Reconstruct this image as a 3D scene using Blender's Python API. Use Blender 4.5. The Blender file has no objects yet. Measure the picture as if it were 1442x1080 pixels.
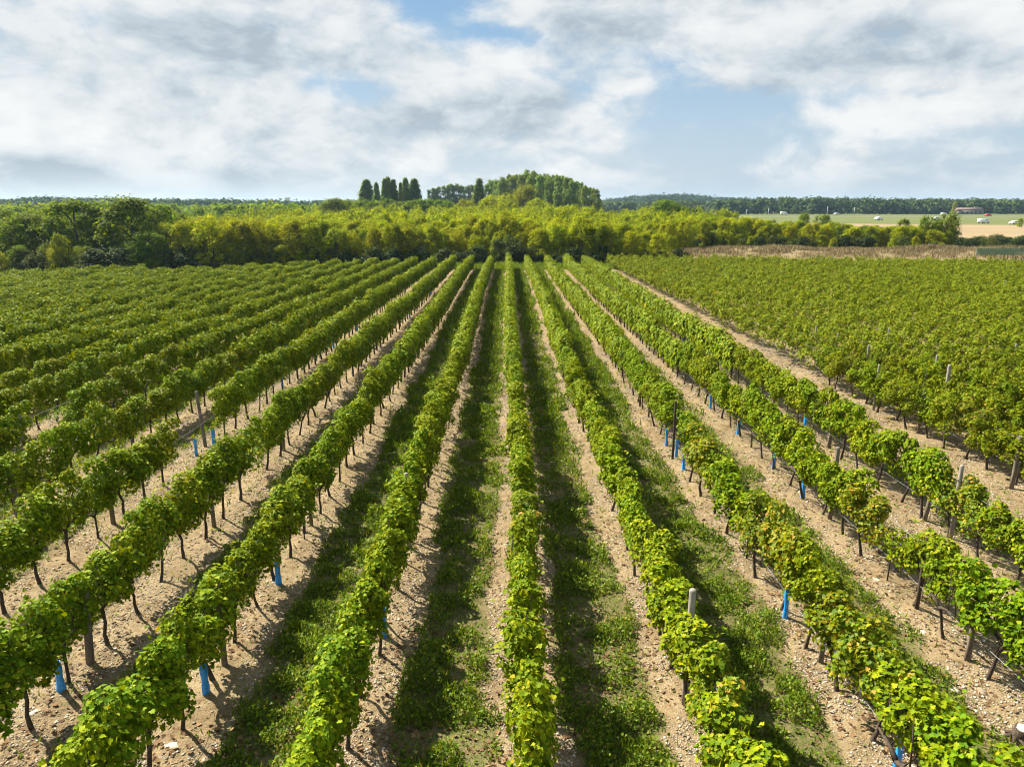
import bpy, math, random
import numpy as np

R = math.radians
rng = np.random.default_rng(7)
random.seed(7)
scn = bpy.context.scene
col = scn.collection

# ------------------------------------------------------------------ camera
CAM_H, HOR, FPX = 6.85, 288.0, 1000.0          # metres, horizon row and focal length of the 1442x1080 photograph
PITCH = math.atan((540 - HOR) / FPX)
YAW = R(0.4)
SLOPE = 0.011                                   # the vineyard falls gently away from the camera
cam_d = bpy.data.cameras.new('camera')
cam = bpy.data.objects.new('camera', cam_d)
col.objects.link(cam)
cam.location = (0, 0, CAM_H)
cam.rotation_euler = (math.pi / 2 - PITCH, 0, -YAW)
cam_d.sensor_fit = 'HORIZONTAL'
cam_d.sensor_width = 36.0
cam_d.lens = 36.0 * FPX / 1442
cam_d.clip_end = 9000
scn.camera = cam
scn.view_settings.view_transform = 'Standard'
scn.view_settings.look = 'None'
scn.view_settings.gamma = 1.0
scn.view_settings.exposure = 1.6
scn.cycles.max_bounces = 6
scn.cycles.diffuse_bounces = 3
scn.cycles.glossy_bounces = 2
scn.cycles.transmission_bounces = 4
scn.cycles.volume_bounces = 0
scn.cycles.transparent_max_bounces = 4
scn.cycles.use_denoising = True
scn.cycles.filter_width = 1.05


def ray(u, v):
    x, y = (u - 721) / FPX, -(v - 540) / FPX
    d = (x, math.cos(PITCH) + y * math.sin(PITCH), -math.sin(PITCH) + y * math.cos(PITCH))
    c, s = math.cos(YAW), math.sin(YAW)
    return np.array([d[0] * c + d[1] * s, -d[0] * s + d[1] * c, d[2]])


def on_field(u, v, h=0.0):
    d = ray(u, v)
    t = (h - CAM_H) / (d[2] + SLOPE * d[1])
    return d[0] * t, d[1] * t


def at(u, dist):
    """x of a column of the photograph at a distance y."""
    d = ray(u, HOR)
    return d[0] / d[1] * dist


def top_z(v, dist):
    return CAM_H + (HOR - v) / FPX * dist * 1.03


# ------------------------------------------------------------------ sun and sky
SUN_EL, SUN_AZ = R(45), R(-52)                  # azimuth clockwise from +Y
sun_d = bpy.data.lights.new('sun', 'SUN')
sun_d.energy = 5.0
sun_d.angle = R(0.6)
sun_d.color = (1.0, 0.93, 0.80)
sun = bpy.data.objects.new('sun', sun_d)
col.objects.link(sun)
sun.location = (-60, 60, 90)
sun.rotation_euler = (math.pi / 2 - SUN_EL, 0, math.pi - SUN_AZ)

world = bpy.data.worlds.new('World')
scn.world = world
world.use_nodes = True
nt = world.node_tree
nt.nodes.clear()


class Nodes:
    """short-hand for building node graphs"""
    def __init__(self, tree):
        self.t = tree

    def new(self, typ, **kw):
        n = self.t.nodes.new(typ)
        for k, v in kw.items():
            setattr(n, k, v)
        return n

    def put(self, sock, v):
        if isinstance(v, bpy.types.NodeSocket):
            self.t.links.new(v, sock)
        elif v is not None:
            sock.default_value = v

    def m(self, op, a, b=None, c=None, clamp=False):
        n = self.new('ShaderNodeMath', operation=op, use_clamp=clamp)
        for i, v in enumerate((a, b, c)):
            self.put(n.inputs[i], v)
        return n.outputs[0]

    def vm(self, op, a, b=None):
        n = self.new('ShaderNodeVectorMath', operation=op)
        self.put(n.inputs[0], a)
        if b is not None:
            self.put(n.inputs[1], b)
        return n.outputs['Value'] if op in ('DOT_PRODUCT', 'LENGTH') else n.outputs[0]

    def noise(self, vec, scale, detail=4, rough=0.55, dist=0.0, color=False):
        n = self.new('ShaderNodeTexNoise')
        self.put(n.inputs['Vector'], vec)
        n.inputs['Scale'].default_value = scale
        n.inputs['Detail'].default_value = detail
        n.inputs['Roughness'].default_value = rough
        n.inputs['Distortion'].default_value = dist
        return n.outputs['Color' if color else 'Fac']

    def smooth(self, v, a, b, lo=0.0, hi=1.0):
        n = self.new('ShaderNodeMapRange', interpolation_type='SMOOTHSTEP')
        self.put(n.inputs['Value'], v)
        n.inputs['From Min'].default_value = a
        n.inputs['From Max'].default_value = b
        n.inputs['To Min'].default_value = lo
        n.inputs['To Max'].default_value = hi
        return n.outputs[0]

    def mix(self, f, a, b, mode='MIX'):
        n = self.new('ShaderNodeMix', data_type='RGBA', blend_type=mode)
        self.put(n.inputs['Factor'], f)
        for k, v in (('A', a), ('B', b)):
            s = [i for i in n.inputs if i.name == k and i.type == 'RGBA'][0]
            self.put(s, (*v, 1) if isinstance(v, tuple) and len(v) == 3 else v)
        return [o for o in n.outputs if o.type == 'RGBA'][0]

    def ramp(self, f, stops):
        n = self.new('ShaderNodeValToRGB')
        self.put(n.inputs[0], f)
        e = n.color_ramp.elements
        while len(e) < len(stops):
            e.new(0.5)
        for el, (p, c) in zip(e, stops):
            el.position = p
            el.color = (*c, 1)
        return n.outputs[0]


W = Nodes(nt)
sky = W.new('ShaderNodeTexSky', sky_type='NISHITA')
sky.sun_disc = False
sky.sun_elevation = SUN_EL
sky.sun_rotation = SUN_AZ
sky.air_density = 1.0
sky.dust_density = 1.6
sky.ozone_density = 1.0
direction = W.new('ShaderNodeTexCoord').outputs['Generated']
sep = W.new('ShaderNodeSeparateXYZ')
W.put(sep.inputs[0], direction)
az = W.m('MULTIPLY', W.m('ARCTAN2', sep.outputs[0], sep.outputs[1]), 180 / math.pi)
el = W.m('MULTIPLY', W.m('ARCSINE', sep.outputs[2]), 180 / math.pi)
comb = W.new('ShaderNodeCombineXYZ')
W.put(comb.inputs[0], az)
W.put(comb.inputs[1], el)
azel = comb.outputs[0]


def sky_deg(u, v):
    d = ray(u, v)
    d /= np.linalg.norm(d)
    return math.degrees(math.atan2(d[0], d[1])), math.degrees(math.asin(d[2]))


def patches(lst):
    """sum of soft cloud masses or gaps at compass directions (azimuth, elevation)"""
    tot = None
    for (u, v, ru, rv, amp) in lst:
        a, e = sky_deg(u, v)
        sa, se = ru * 0.0573 * 0.9, rv * 0.0573 * 0.95
        q = W.vm('MULTIPLY', W.vm('SUBTRACT', azel, (a, e, 0)), (1 / sa, 1 / se, 0))
        g = W.m('MULTIPLY', W.m('EXPONENT', W.m('MULTIPLY', W.vm('DOT_PRODUCT', q, q), -1.0)), amp)
        tot = g if tot is None else W.m('ADD', tot, g)
    return tot


stretched = W.vm('MULTIPLY', direction, (1.0, 1.0, 2.0))
warp = W.vm('SCALE', W.noise(stretched, 5.0, 3, 0.5, color=True))
warp.node.inputs['Scale'].default_value = 0.10
cl = W.vm('ADD', stretched, warp)
n_big = W.noise(cl, 5.2, 11, 0.58)
n_fine = W.noise(cl, 17.0, 7, 0.6)
cover = W.m('ADD', W.m('ADD', n_big, W.m('MULTIPLY', W.m('SUBTRACT', n_fine, 0.5), 0.36)), patches([
    (605, 12, 62, 20, -0.30), (690, 46, 60, 13, -0.22), (505, 125, 62, 30, -0.30), (440, 110, 30, 20, -0.10),
    (960, 92, 75, 20, -0.12), (1080, 150, 120, 16, -0.12), (1250, 128, 80, 14, -0.12), (930, 215, 200, 26, -0.13),
    (1200, 190, 220, 20, -0.13), (1380, 215, 150, 20, -0.07), (740, 60, 40, 14, -0.12),
    (180, 60, 330, 110, 0.22), (250, 215, 360, 60, 0.20), (700, 165, 140, 45, 0.22), (840, 20, 200, 40, 0.20),
    (1200, 30, 260, 70, 0.20), (880, 115, 80, 25, 0.14), (1340, 100, 160, 40, 0.2), (1370, 160, 110, 18, 0.16),
    (580, 95, 60, 30, 0.12)]))
mask = W.smooth(cover, 0.35, 0.61)
lit_n = W.noise(cl, 5.0, 8, 0.6)
relief = W.m('SUBTRACT', n_big, W.noise(W.vm('ADD', cl, (-0.025, 0.01, 0.075)), 5.2, 11, 0.58))
relief = W.m('ADD', relief, W.m('MULTIPLY', W.m('SUBTRACT', n_fine, W.noise(W.vm('ADD', cl, (-0.01, 0.004, 0.03)), 17.0, 7, 0.6)), 0.35))
shade = W.m('ADD', W.m('MULTIPLY', relief, 3.2), W.m('MULTIPLY', lit_n, 0.8))
shade = W.m('ADD', shade, patches([
    (330, 75, 200, 32, -0.40), (330, 140, 110, 16, -0.25), (120, 100, 120, 22, -0.18), (60, 232, 110, 20, -0.28), (270, 245, 90, 12, -0.15),
    (690, 150, 150, 30, -0.22), (760, 190, 90, 26, -0.32), (900, 45, 160, 18, -0.22), (820, 30, 120, 18, -0.15), (1330, 82, 130, 34, -0.38), (1100, 60, 150, 30, -0.1),
    (90, 20, 140, 30, 0.25), (350, 15, 150, 18, 0.25), (640, 120, 120, 22, 0.22), (860, 125, 60, 14, 0.3),
    (150, 165, 220, 24, 0.22), (250, 205, 300, 20, 0.2), (1150, 25, 120, 25, 0.12), (1410, 25, 60, 30, 0.25), (1370, 160, 120, 16, 0.22)]))
shade = W.m('ADD', W.m('MULTIPLY', shade, 0.74), 0.25)
cloud = W.ramp(shade, [(0.0, (3.0, 3.5, 3.95)), (0.32, (4.2, 4.65, 4.95)), (0.62, (5.4, 5.6, 5.7)), (1.0, (6.2, 6.25, 6.2))])
ver = W.smooth(el, 0.0, 6.0)
hor_col = W.mix(W.smooth(az, -30, 25), (5.15, 5.45, 5.6), (3.7, 4.3, 4.85))
clear = W.mix(0.8, W.mix(0.2, sky.outputs[0], (0, 0, 0)), W.mix(W.smooth(el, 2.0, 16.0), (3.5, 4.5, 5.4), (1.6, 3.1, 4.8)))
base_sky = W.mix(W.m('MULTIPLY', W.m('SUBTRACT', 1.0, ver), 0.8), clear, hor_col)
mask2 = W.m('MULTIPLY', mask, W.smooth(el, 0.2, 3.0, 0.25, 0.96))
skycol = W.mix(mask2, base_sky, cloud)
bg = W.new('ShaderNodeBackground')
W.put(bg.inputs[0], skycol)
bg.inputs[1].default_value = 0.05
out = W.new('ShaderNodeOutputWorld')
W.put(out.inputs[0], bg.outputs[0])


# ------------------------------------------------------------------ helpers
def tag(o, label=None, cat=None, group=None, kind=None):
    if label:
        o['label'] = label
    if cat:
        o['category'] = cat
    if group:
        o['group'] = group
    if kind:
        o['kind'] = kind
    return o


def link(name, me, parent=None, loc=None):
    o = bpy.data.objects.new(name, me)
    col.objects.link(o)
    if parent is not None:
        o.parent = parent
    if loc is not None:
        o.location = loc
    return o


def empty(name, loc=(0, 0, 0), rz=0.0, sc=1.0):
    o = bpy.data.objects.new(name, None)
    o.empty_display_size = 0.3
    col.objects.link(o)
    o.location = loc
    o.rotation_euler = (0, 0, rz)
    o.scale = (sc, sc, sc) if not isinstance(sc, tuple) else sc
    return o


def copy_tree(root, loc, rz=0.0, sc=1.0, label=None, group=None):
    c = root.copy()
    col.objects.link(c)
    c.location = loc
    c.rotation_euler = (0, 0, rz)
    c.scale = (sc, sc, sc) if not isinstance(sc, tuple) else sc
    if label:
        c['label'] = label
    if group:
        c['group'] = group
    for ch in root.children:
        d = ch.copy()
        col.objects.link(d)
        d.parent = c
        for g in ch.children:
            e = g.copy()
            col.objects.link(e)
            e.parent = d
    return c


def mesh_np(name, verts, faces, mat, smooth=False):
    """faces: one (n,k) array or a list of such arrays"""
    if not isinstance(faces, list):
        faces = [faces]
    faces = [np.asarray(f, dtype=np.int32) for f in faces if len(f)]
    verts = np.asarray(verts, dtype=np.float32)
    me = bpy.data.meshes.new(name)
    me.vertices.add(len(verts))
    me.vertices.foreach_set('co', verts.ravel())
    tot = np.concatenate([np.full(len(f), f.shape[1], np.int32) for f in faces])
    loops = np.concatenate([f.ravel() for f in faces])
    start = np.concatenate([[0], np.cumsum(tot)[:-1]]).astype(np.int32)
    me.loops.add(len(loops))
    me.loops.foreach_set('vertex_index', loops)
    me.polygons.add(len(tot))
    me.polygons.foreach_set('loop_start', start)
    me.polygons.foreach_set('loop_total', tot)
    if smooth:
        me.polygons.foreach_set('use_smooth', np.ones(len(tot), dtype=bool))
    me.update(calc_edges=True)
    me.materials.append(mat)
    return me


class Shape:
    """collects tubes, boxes and rings and makes one mesh of them"""
    def __init__(self):
        self.v, self.q, self.t = [], [], []
        self.n = 0

    def add(self, v, quads=None, tris=None):
        self.v.append(np.asarray(v, float))
        if quads is not None and len(quads):
            self.q.append(np.asarray(quads) + self.n)
        if tris is not None and len(tris):
            self.t.append(np.asarray(tris) + self.n)
        self.n += len(v)

    def tube(self, pts, rad, k=6, cap=True):
        pts = np.asarray(pts, float)
        rad = np.broadcast_to(np.asarray(rad, float), (len(pts),))
        vs = []
        for i, p in enumerate(pts):
            d = pts[min(i + 1, len(pts) - 1)] - pts[max(i - 1, 0)]
            d /= np.linalg.norm(d) + 1e-9
            a = np.cross(d, [0.3, 1, 0.1] if abs(d[1]) < 0.9 else [1, 0.1, 0.2])
            a /= np.linalg.norm(a)
            b = np.cross(d, a)
            th = np.arange(k) / k * 2 * math.pi
            vs.append(p + rad[i] * (np.outer(np.cos(th), a) + np.outer(np.sin(th), b)))
        m = len(pts)
        q = [(i * k + j, i * k + (j + 1) % k, (i + 1) * k + (j + 1) % k, (i + 1) * k + j) for i in range(m - 1) for j in range(k)]
        tr = []
        vs = list(np.concatenate(vs))
        if cap:
            vs += [pts[0], pts[-1]]
            tr = [(m * k, (j + 1) % k, j) for j in range(k)] + [(m * k + 1, (m - 1) * k + j, (m - 1) * k + (j + 1) % k) for j in range(k)]
        self.add(vs, q, tr)

    def box(self, c, s, rz=0.0, taper=1.0):
        c, s = np.asarray(c, float), np.asarray(s, float) / 2
        v = np.array([(x * s[0] * (taper if z > 0 else 1), y * s[1] * (taper if z > 0 else 1), z * s[2]) for z in (-1, 1) for y in (-1, 1) for x in (-1, 1)])
        ca, sa = math.cos(rz), math.sin(rz)
        v = np.stack([v[:, 0] * ca - v[:, 1] * sa, v[:, 0] * sa + v[:, 1] * ca, v[:, 2]], 1) + c
        self.add(v, [(0, 2, 3, 1), (4, 5, 7, 6), (0, 1, 5, 4), (1, 3, 7, 5), (3, 2, 6, 7), (2, 0, 4, 6)])

    def loft(self, rings, close=True):
        """rings: list of (k,3) outlines"""
        k = len(rings[0])
        v = np.concatenate([np.asarray(r, float) for r in rings])
        m = len(rings)
        q = [(i * k + j, i * k + (j + 1) % k, (i + 1) * k + (j + 1) % k, (i + 1) * k + j) for i in range(m - 1) for j in range(k)]
        tr = []
        if close:
            v = np.concatenate([v, [np.mean(rings[0], 0), np.mean(rings[-1], 0)]])
            tr = [(m * k, (j + 1) % k, j) for j in range(k)] + [(m * k + 1, (m - 1) * k + j, (m - 1) * k + (j + 1) % k) for j in range(k)]
        self.add(v, q, tr)

    def mesh(self, name, mat, smooth=False):
        f = []
        if self.q:
            f.append(np.concatenate(self.q))
        if self.t:
            f.append(np.concatenate(self.t))
        return mesh_np(name, np.concatenate(self.v), f, mat, smooth)


def vnoise(x, y, seed=0):
    """2-D value noise in 0..1"""
    xi, yi = np.floor(x).astype(np.int64), np.floor(y).astype(np.int64)
    xf, yf = x - xi, y - yi
    xf, yf = xf * xf * (3 - 2 * xf), yf * yf * (3 - 2 * yf)

    def h(a, b):
        n = (a * 374761393 + b * 668265263 + seed * 1274126177) & 0x7fffffff
        n = ((n ^ (n >> 13)) * 1274126177) & 0x7fffffff
        return ((n ^ (n >> 16)) & 0xffff) / 65535.0
    return (h(xi, yi) * (1 - xf) + h(xi + 1, yi) * xf) * (1 - yf) + (h(xi, yi + 1) * (1 - xf) + h(xi + 1, yi + 1) * xf) * yf


def fbm(x, y, seed=0, octv=4):
    s, a, t = 0, 1.0, 0
    for i in range(octv):
        s = s + a * vnoise(x * 2 ** i, y * 2 ** i, seed + i * 17)
        t += a
        a *= 0.5
    return s / t


def unit(v):
    return v / (np.linalg.norm(v, axis=-1, keepdims=True) + 1e-9)


# ------------------------------------------------------------------ materials
def material(name):
    m = bpy.data.materials.new(name)
    m.use_nodes = True
    m.node_tree.nodes.clear()
    return m, Nodes(m.node_tree)


def finish(N, shader):
    o = N.new('ShaderNodeOutputMaterial')
    N.put(o.inputs[0], shader)


def principled(N, colr, rough=0.8, spec=0.3, normal=None, metal=0.0):
    b = N.new('ShaderNodeBsdfPrincipled')
    N.put(b.inputs['Base Color'], (*colr, 1) if isinstance(colr, tuple) and len(colr) == 3 else colr)
    N.put(b.inputs['Roughness'], rough)
    b.inputs['Specular IOR Level'].default_value = spec
    b.inputs['Metallic'].default_value = metal
    if normal is not None:
        N.put(b.inputs['Normal'], normal)
    return b.outputs[0]


def bump(N, h, strength=0.5, dist=0.02):
    n = N.new('ShaderNodeBump')
    n.inputs['Strength'].default_value = strength
    n.inputs['Distance'].default_value = dist
    N.put(n.inputs['Height'], h)
    return n.outputs[0]


def leaf_material(name, stops, trans=0.35, trans_tint=(1.5, 1.25, 0.35), rough=0.55, spec=0.16, vary=0.25):
    m, N = material(name)
    g = N.new('ShaderNodeNewGeometry')
    info = N.new('ShaderNodeObjectInfo')
    c = N.ramp(g.outputs['Random Per Island'], stops)
    pos = g.outputs['Position']
    drift = N.noise(pos, 0.35, 3, 0.6)
    hs = N.new('ShaderNodeHueSaturation')
    N.put(hs.inputs['Color'], c)
    N.put(hs.inputs['Value'], N.m('ADD', 1.0 - vary * 0.9, N.m('MULTIPLY', N.m('ADD', info.outputs['Random'], drift), vary)))
    N.put(hs.inputs['Hue'], N.m('ADD', 0.485, N.m('MULTIPLY', N.m('FRACT', N.m('MULTIPLY', info.outputs['Random'], 7.31)), 0.03)))
    p = principled(N, hs.outputs[0], rough, spec)
    t = N.new('ShaderNodeBsdfTranslucent')
    N.put(t.inputs[0], N.mix(1.0, hs.outputs[0], trans_tint, 'MULTIPLY'))
    mx = N.new('ShaderNodeMixShader')
    mx.inputs[0].default_value = trans
    N.put(mx.inputs[1], p)
    N.put(mx.inputs[2], t.outputs[0])
    finish(N, mx.outputs[0])
    return m


M_vine = leaf_material('vine_leaf', [(0.0, (0.05848, 0.1084, 0.00172)), (0.4, (0.1075, 0.1703, 0.00172)), (0.85, (0.1806, 0.2305, 0.00258)), (0.985, (0.2408, 0.258, 0.00516)), (1.0, (0.3096, 0.258, 0.01032))], 0.16, (2.4, 1.9, 0.3), 0.6, 0.07)
M_vine_yellow = leaf_material('vine_leaf_yellow', [(0.0, (0.0516, 0.1032, 0.00258)), (0.4, (0.1118, 0.1634, 0.00258)), (0.8, (0.1978, 0.2193, 0.00344)), (0.95, (0.3096, 0.258, 0.01032)), (1.0, (0.3096, 0.1548, 0.0172))], 0.28, (1.7, 1.5, 0.3))
M_vine_block = leaf_material('block_leaf', [(0.0, (0.05467, 0.08747, 0.001987)), (0.4, (0.1044, 0.149, 0.001987)), (0.85, (0.171, 0.2107, 0.002982)), (0.985, (0.2186, 0.2186, 0.007952)), (1.0, (0.3181, 0.149, 0.01987))], 0.20, (2.0, 1.7, 0.3), 0.6, 0.07)
M_grass = leaf_material('weed_leaf', [(0.0, (0.05187, 0.09336, 0.004149)), (0.5, (0.1037, 0.1608, 0.006224)), (0.88, (0.1712, 0.2126, 0.008298)), (1.0, (0.2697, 0.2178, 0.05187))], 0.3, (1.5, 1.4, 0.4), 0.6, 0.2)
M_drygrass = leaf_material('dry_grass_blade', [(0.0, (0.0984, 0.082, 0.0451)), (0.5, (0.2132, 0.1763, 0.0943)), (1.0, (0.3444, 0.2952, 0.1722))], 0.3, (1.2, 1.1, 0.8), 0.7, 0.15, 0.3)
M_yellowtree = leaf_material('thicket_leaf', [(0.0, (0.08181, 0.1232, 0.001925)), (0.4, (0.1752, 0.2166, 0.001925)), (0.8, (0.2647, 0.2888, 0.002888)), (1.0, (0.4043, 0.3465, 0.005775))], 0.42, (1.5, 1.45, 0.25), 0.7, 0.05, 0.45)
M_oak = leaf_material('oak_leaf', [(0.0, (0.0462, 0.0902, 0.0055)), (0.5, (0.1012, 0.1595, 0.0077)), (0.9, (0.165, 0.209, 0.0088)), (1.0, (0.242, 0.242, 0.0132))], 0.38, (1.5, 1.4, 0.4), 0.7, 0.05, 0.4)
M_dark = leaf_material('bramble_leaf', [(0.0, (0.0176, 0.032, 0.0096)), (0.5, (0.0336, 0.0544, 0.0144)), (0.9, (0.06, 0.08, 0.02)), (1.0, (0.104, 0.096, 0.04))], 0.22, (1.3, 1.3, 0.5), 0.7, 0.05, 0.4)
M_olive = leaf_material('olive_scrub_leaf', [(0.0, (0.035, 0.050, 0.012)), (0.5, (0.065, 0.085, 0.018)), (1.0, (0.11, 0.125, 0.028))], 0.25, (1.3, 1.2, 0.5), 0.75, 0.04, 0.4)
M_poplar = leaf_material('poplar_leaf', [(0.0, (0.08017, 0.1312, 0.02624)), (0.5, (0.1531, 0.226, 0.03791)), (1.0, (0.2624, 0.3208, 0.04958))], 0.40, (1.3, 1.3, 0.5), 0.65, 0.08, 0.35)
M_farwood = leaf_material('far_wood_leaf', [(0.0, (0.026, 0.048, 0.016)), (0.5, (0.045, 0.072, 0.022)), (1.0, (0.075, 0.10, 0.028))], 0.2, (1.3, 1.3, 0.5), 0.75, 0.05, 0.5)


def bark_material(name, c0, c1, scale=22):
    m, N = material(name)
    tc = N.new('ShaderNodeTexCoord').outputs['Object']
    n = N.noise(N.vm('MULTIPLY', tc, (1, 1, 0.22)), scale, 5, 0.65)
    finish(N, principled(N, N.ramp(n, [(0.3, c0), (0.7, c1)]), 0.9, 0.15, bump(N, n, 0.8, 0.02)))
    return m


M_vinebark = bark_material('vine_bark', (0.035, 0.026, 0.02), (0.10, 0.075, 0.055), 40)
M_bark = bark_material('tree_bark', (0.045, 0.038, 0.03), (0.12, 0.10, 0.08), 6)
M_palebark = bark_material('poplar_bark', (0.12, 0.115, 0.10), (0.25, 0.24, 0.21), 4)
M_wood = bark_material('weathered_wood', (0.09, 0.072, 0.055), (0.22, 0.18, 0.145), 18)
M_woodgrey = bark_material('grey_wood', (0.15, 0.135, 0.115), (0.33, 0.30, 0.255), 18)


def plain(name, c, rough=0.6, spec=0.4, metal=0.0, vary=0.15, scale=9):
    m, N = material(name)
    tc = N.new('ShaderNodeTexCoord').outputs['Object']
    n = N.noise(tc, scale, 4, 0.6)
    lo = tuple(x * (1 - vary) for x in c)
    hi = tuple(min(1, x * (1 + vary)) for x in c)
    finish(N, principled(N, N.ramp(n, [(0.3, lo), (0.7, hi)]), rough, spec, None, metal))
    return m


M_blue = plain('blue_plastic_film', (0.022, 0.27, 0.70), 0.3, 0.5, vary=0.4, scale=18)
M_wire = plain('galvanised_wire', (0.36, 0.36, 0.36), 0.4, 0.5, 0.6)
M_white = plain('white_paint', (0.82, 0.83, 0.84), 0.3, 0.5, vary=0.03)
M_redcar = plain('red_paint', (0.42, 0.03, 0.03), 0.3, 0.5, vary=0.05)
M_greycar = plain('silver_paint', (0.45, 0.46, 0.48), 0.3, 0.5, vary=0.05)
M_glass = plain('dark_glass', (0.02, 0.025, 0.03), 0.08, 0.7, vary=0.1)
M_tyre = plain('black_rubber', (0.02, 0.02, 0.02), 0.8, 0.2)
M_wall = plain('pale_render', (0.26, 0.24, 0.22), 0.85, 0.2)
M_roof = plain('terracotta_tile', (0.19, 0.13, 0.11), 0.85, 0.2, vary=0.3)
M_mast = plain('painted_steel', (0.60, 0.62, 0.64), 0.5, 0.4)
M_net = plain('green_netting', (0.03, 0.12, 0.07), 0.6, 0.3, vary=0.3)
M_fencepost = plain('fence_post', (0.10, 0.15, 0.13), 0.7, 0.2)
M_concrete = plain('concrete', (0.5, 0.49, 0.47), 0.85, 0.2)
M_cut = plain('sawn_wood', (0.62, 0.54, 0.42), 0.8, 0.2, vary=0.12, scale=30)


def stone_material():
    m, N = material('limestone')
    g = N.new('ShaderNodeNewGeometry')
    info = N.new('ShaderNodeObjectInfo')
    c = N.ramp(N.m('FRACT', N.m('ADD', g.outputs['Random Per Island'], info.outputs['Random'])),
               [(0.0, (0.09, 0.062, 0.036)), (0.30, (0.20, 0.15, 0.09)), (0.6, (0.35, 0.285, 0.20)), (1.0, (0.58, 0.53, 0.44))])
    n = N.noise(N.new('ShaderNodeTexCoord').outputs['Object'], 30, 4, 0.6)
    finish(N, principled(N, N.mix(0.3, c, N.ramp(n, [(0.3, (0.16, 0.12, 0.08)), (0.7, (0.45, 0.40, 0.32))])), 0.9, 0.15, bump(N, n, 0.4, 0.01)))
    return m


M_stone = stone_material()

# ------------------------------------------------------------------ ground
ROWS = {-5: -11.13, -4: -8.87, -3: -6.52, -2: -4.34, -1: -2.04, 0: 0.24, 1: 2.50, 2: 4.84, 3: 7.20, 4: 9.46}
for k in range(-6, -34, -1):
    ROWS[k] = ROWS[-5] + (k + 5) * 2.24
BLOCK_X0, BLOCK_STEP = 13.1, 1.55
AISLE_GREEN = {-4: 0.35, -3: 0.45, -2: 0.6, -1: 1.0, 0: 0.85, 1: 0.85, 2: 0.95, 3: 0.8, 4: 0.16}
FIELD_END = 88.5


def row_x(k, y):
    """the rows close up very slightly with distance"""
    return ROWS[k] + 0.06 * np.sin(y * 0.11 + k * 1.7)


def green_amount(x, y):
    """share of the soil that is overgrown, 0..1"""
    g = np.zeros_like(x)
    keys = sorted(ROWS)
    n1 = fbm(x * 1.3, y * 0.55, 3, 4)
    n2 = fbm(x * 4.0, y * 3.0, 9, 3)
    n3 = fbm(x * 0.35, y * 0.16, 21, 3)
    for a, b in zip(keys[:-1], keys[1:]):
        w = AISLE_GREEN.get(b, 0.45)
        xa, xb = ROWS[a], ROWS[b]
        c, half = (xa + xb) / 2 + 0.06, 0.72 * (0.55 + 0.45 * w)
        d = np.abs(x - c) + (n1 - 0.5) * 0.75 + (n2 - 0.5) * 0.35
        s = np.clip((half - d) / 0.16, 0, 1) * w * (0.45 + 0.55 * np.clip((n3 - 0.22) * 4, 0, 1))
        g = np.where((x >= xa) & (x < xb), s, g)
    lane = np.clip((0.7 - np.abs(x - 10.7) + (n1 - 0.5) * 1.2) / 0.4, 0, 1) * 0.4 * n2 * 1.6
    g = np.where((x >= 9.5) & (x < 13.0), lane, g)
    fe = FIELD_END - 1.0 - 0.25 * np.clip(-x - 8, 0, 60)
    g = np.where(y > fe, np.clip((y - fe) / 2 + (n1 - 0.5), 0, 1), g)
    return np.clip(g, 0, 1)


def ground_z(x, y):
    z = -SLOPE * np.clip(y, -30, 96)
    z = z - 0.028 * np.clip(-x - 8, 0, 50) * np.clip((280 - y) / 130, 0, 1) * np.clip((y + 10) / 15, 0, 1)
    z = z + 1.15 * np.exp(-((y - 112 - 3 * np.sin(x * 0.05)) / 4.5) ** 2) * np.clip((x - 20) / 14, 0, 1) * (0.75 + 0.5 * vnoise(x * 0.12, y * 0.05, 5))
    z = z + 1.2 * np.clip((y - 104) / 120, 0, 1) * np.clip((330 - y) / 70, 0, 1) * np.clip((x + 95) / 50, 0, 1) * np.clip((0.30 * y - x) / 25, 0, 1)
    z = z + 13 * np.exp(-((x - 310) / 170) ** 2 - ((y - 1400) / 160) ** 2)
    z = z + 4.5 * np.exp(-((x + 420) / 260) ** 2 - ((y - 760) / 130) ** 2)
    return z


def micro_z(x, y):
    """clods, wheel ruts and the low ridge under each row, near the camera"""
    keys = np.array([ROWS[k] for k in sorted(ROWS)])
    d = np.min(np.abs(x[..., None] - keys[None, :][:, -16:]), -1) if x.ndim == 1 else None
    z = 0.035 * (fbm(x * 2.2, y * 2.2, 31, 4) - 0.5) + 0.05 * (fbm(x * 0.7, y * 0.5, 41, 3) - 0.5) + 0.045 * (fbm(x * 6, y * 6, 51, 3) - 0.5)
    z = z + 0.06 * np.exp(-(d / 0.32) ** 2)
    return z * np.clip((60 - y) / 25, 0, 1) * np.clip((y + 2) / 4, 0, 1)


def axis(segments):
    out = []
    for a, b, s in segments:
        out.append(np.arange(a, b, s))
    return np.concatenate(out)


def grow(a, b, s, f=1.16):
    o, x = [], a
    while x < b:
        o.append(x)
        x += s
        s *= f
    o.append(b)
    return np.array(o)


xs = np.concatenate([-grow(16, 2600, 0.4)[::-1], np.arange(-15.94, 16, 0.07), grow(16, 2600, 0.4)])
ys = np.concatenate([-grow(-3, 600, 3)[::-1], np.arange(3.5, 30, 0.07), np.arange(30, 100, 0.28), grow(100, 3200, 0.5, 1.12)])
GX, GY = np.meshgrid(xs, ys)
gx, gy = GX.ravel(), GY.ravel()
gz = ground_z(gx, gy) + micro_z(gx, gy)
nx, ny = len(xs), len(ys)
ii = (np.arange(ny - 1)[:, None] * nx + np.arange(nx - 1)[None, :]).ravel()
gf = np.stack([ii, ii + 1, ii + 1 + nx, ii + nx], 1)


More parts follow.
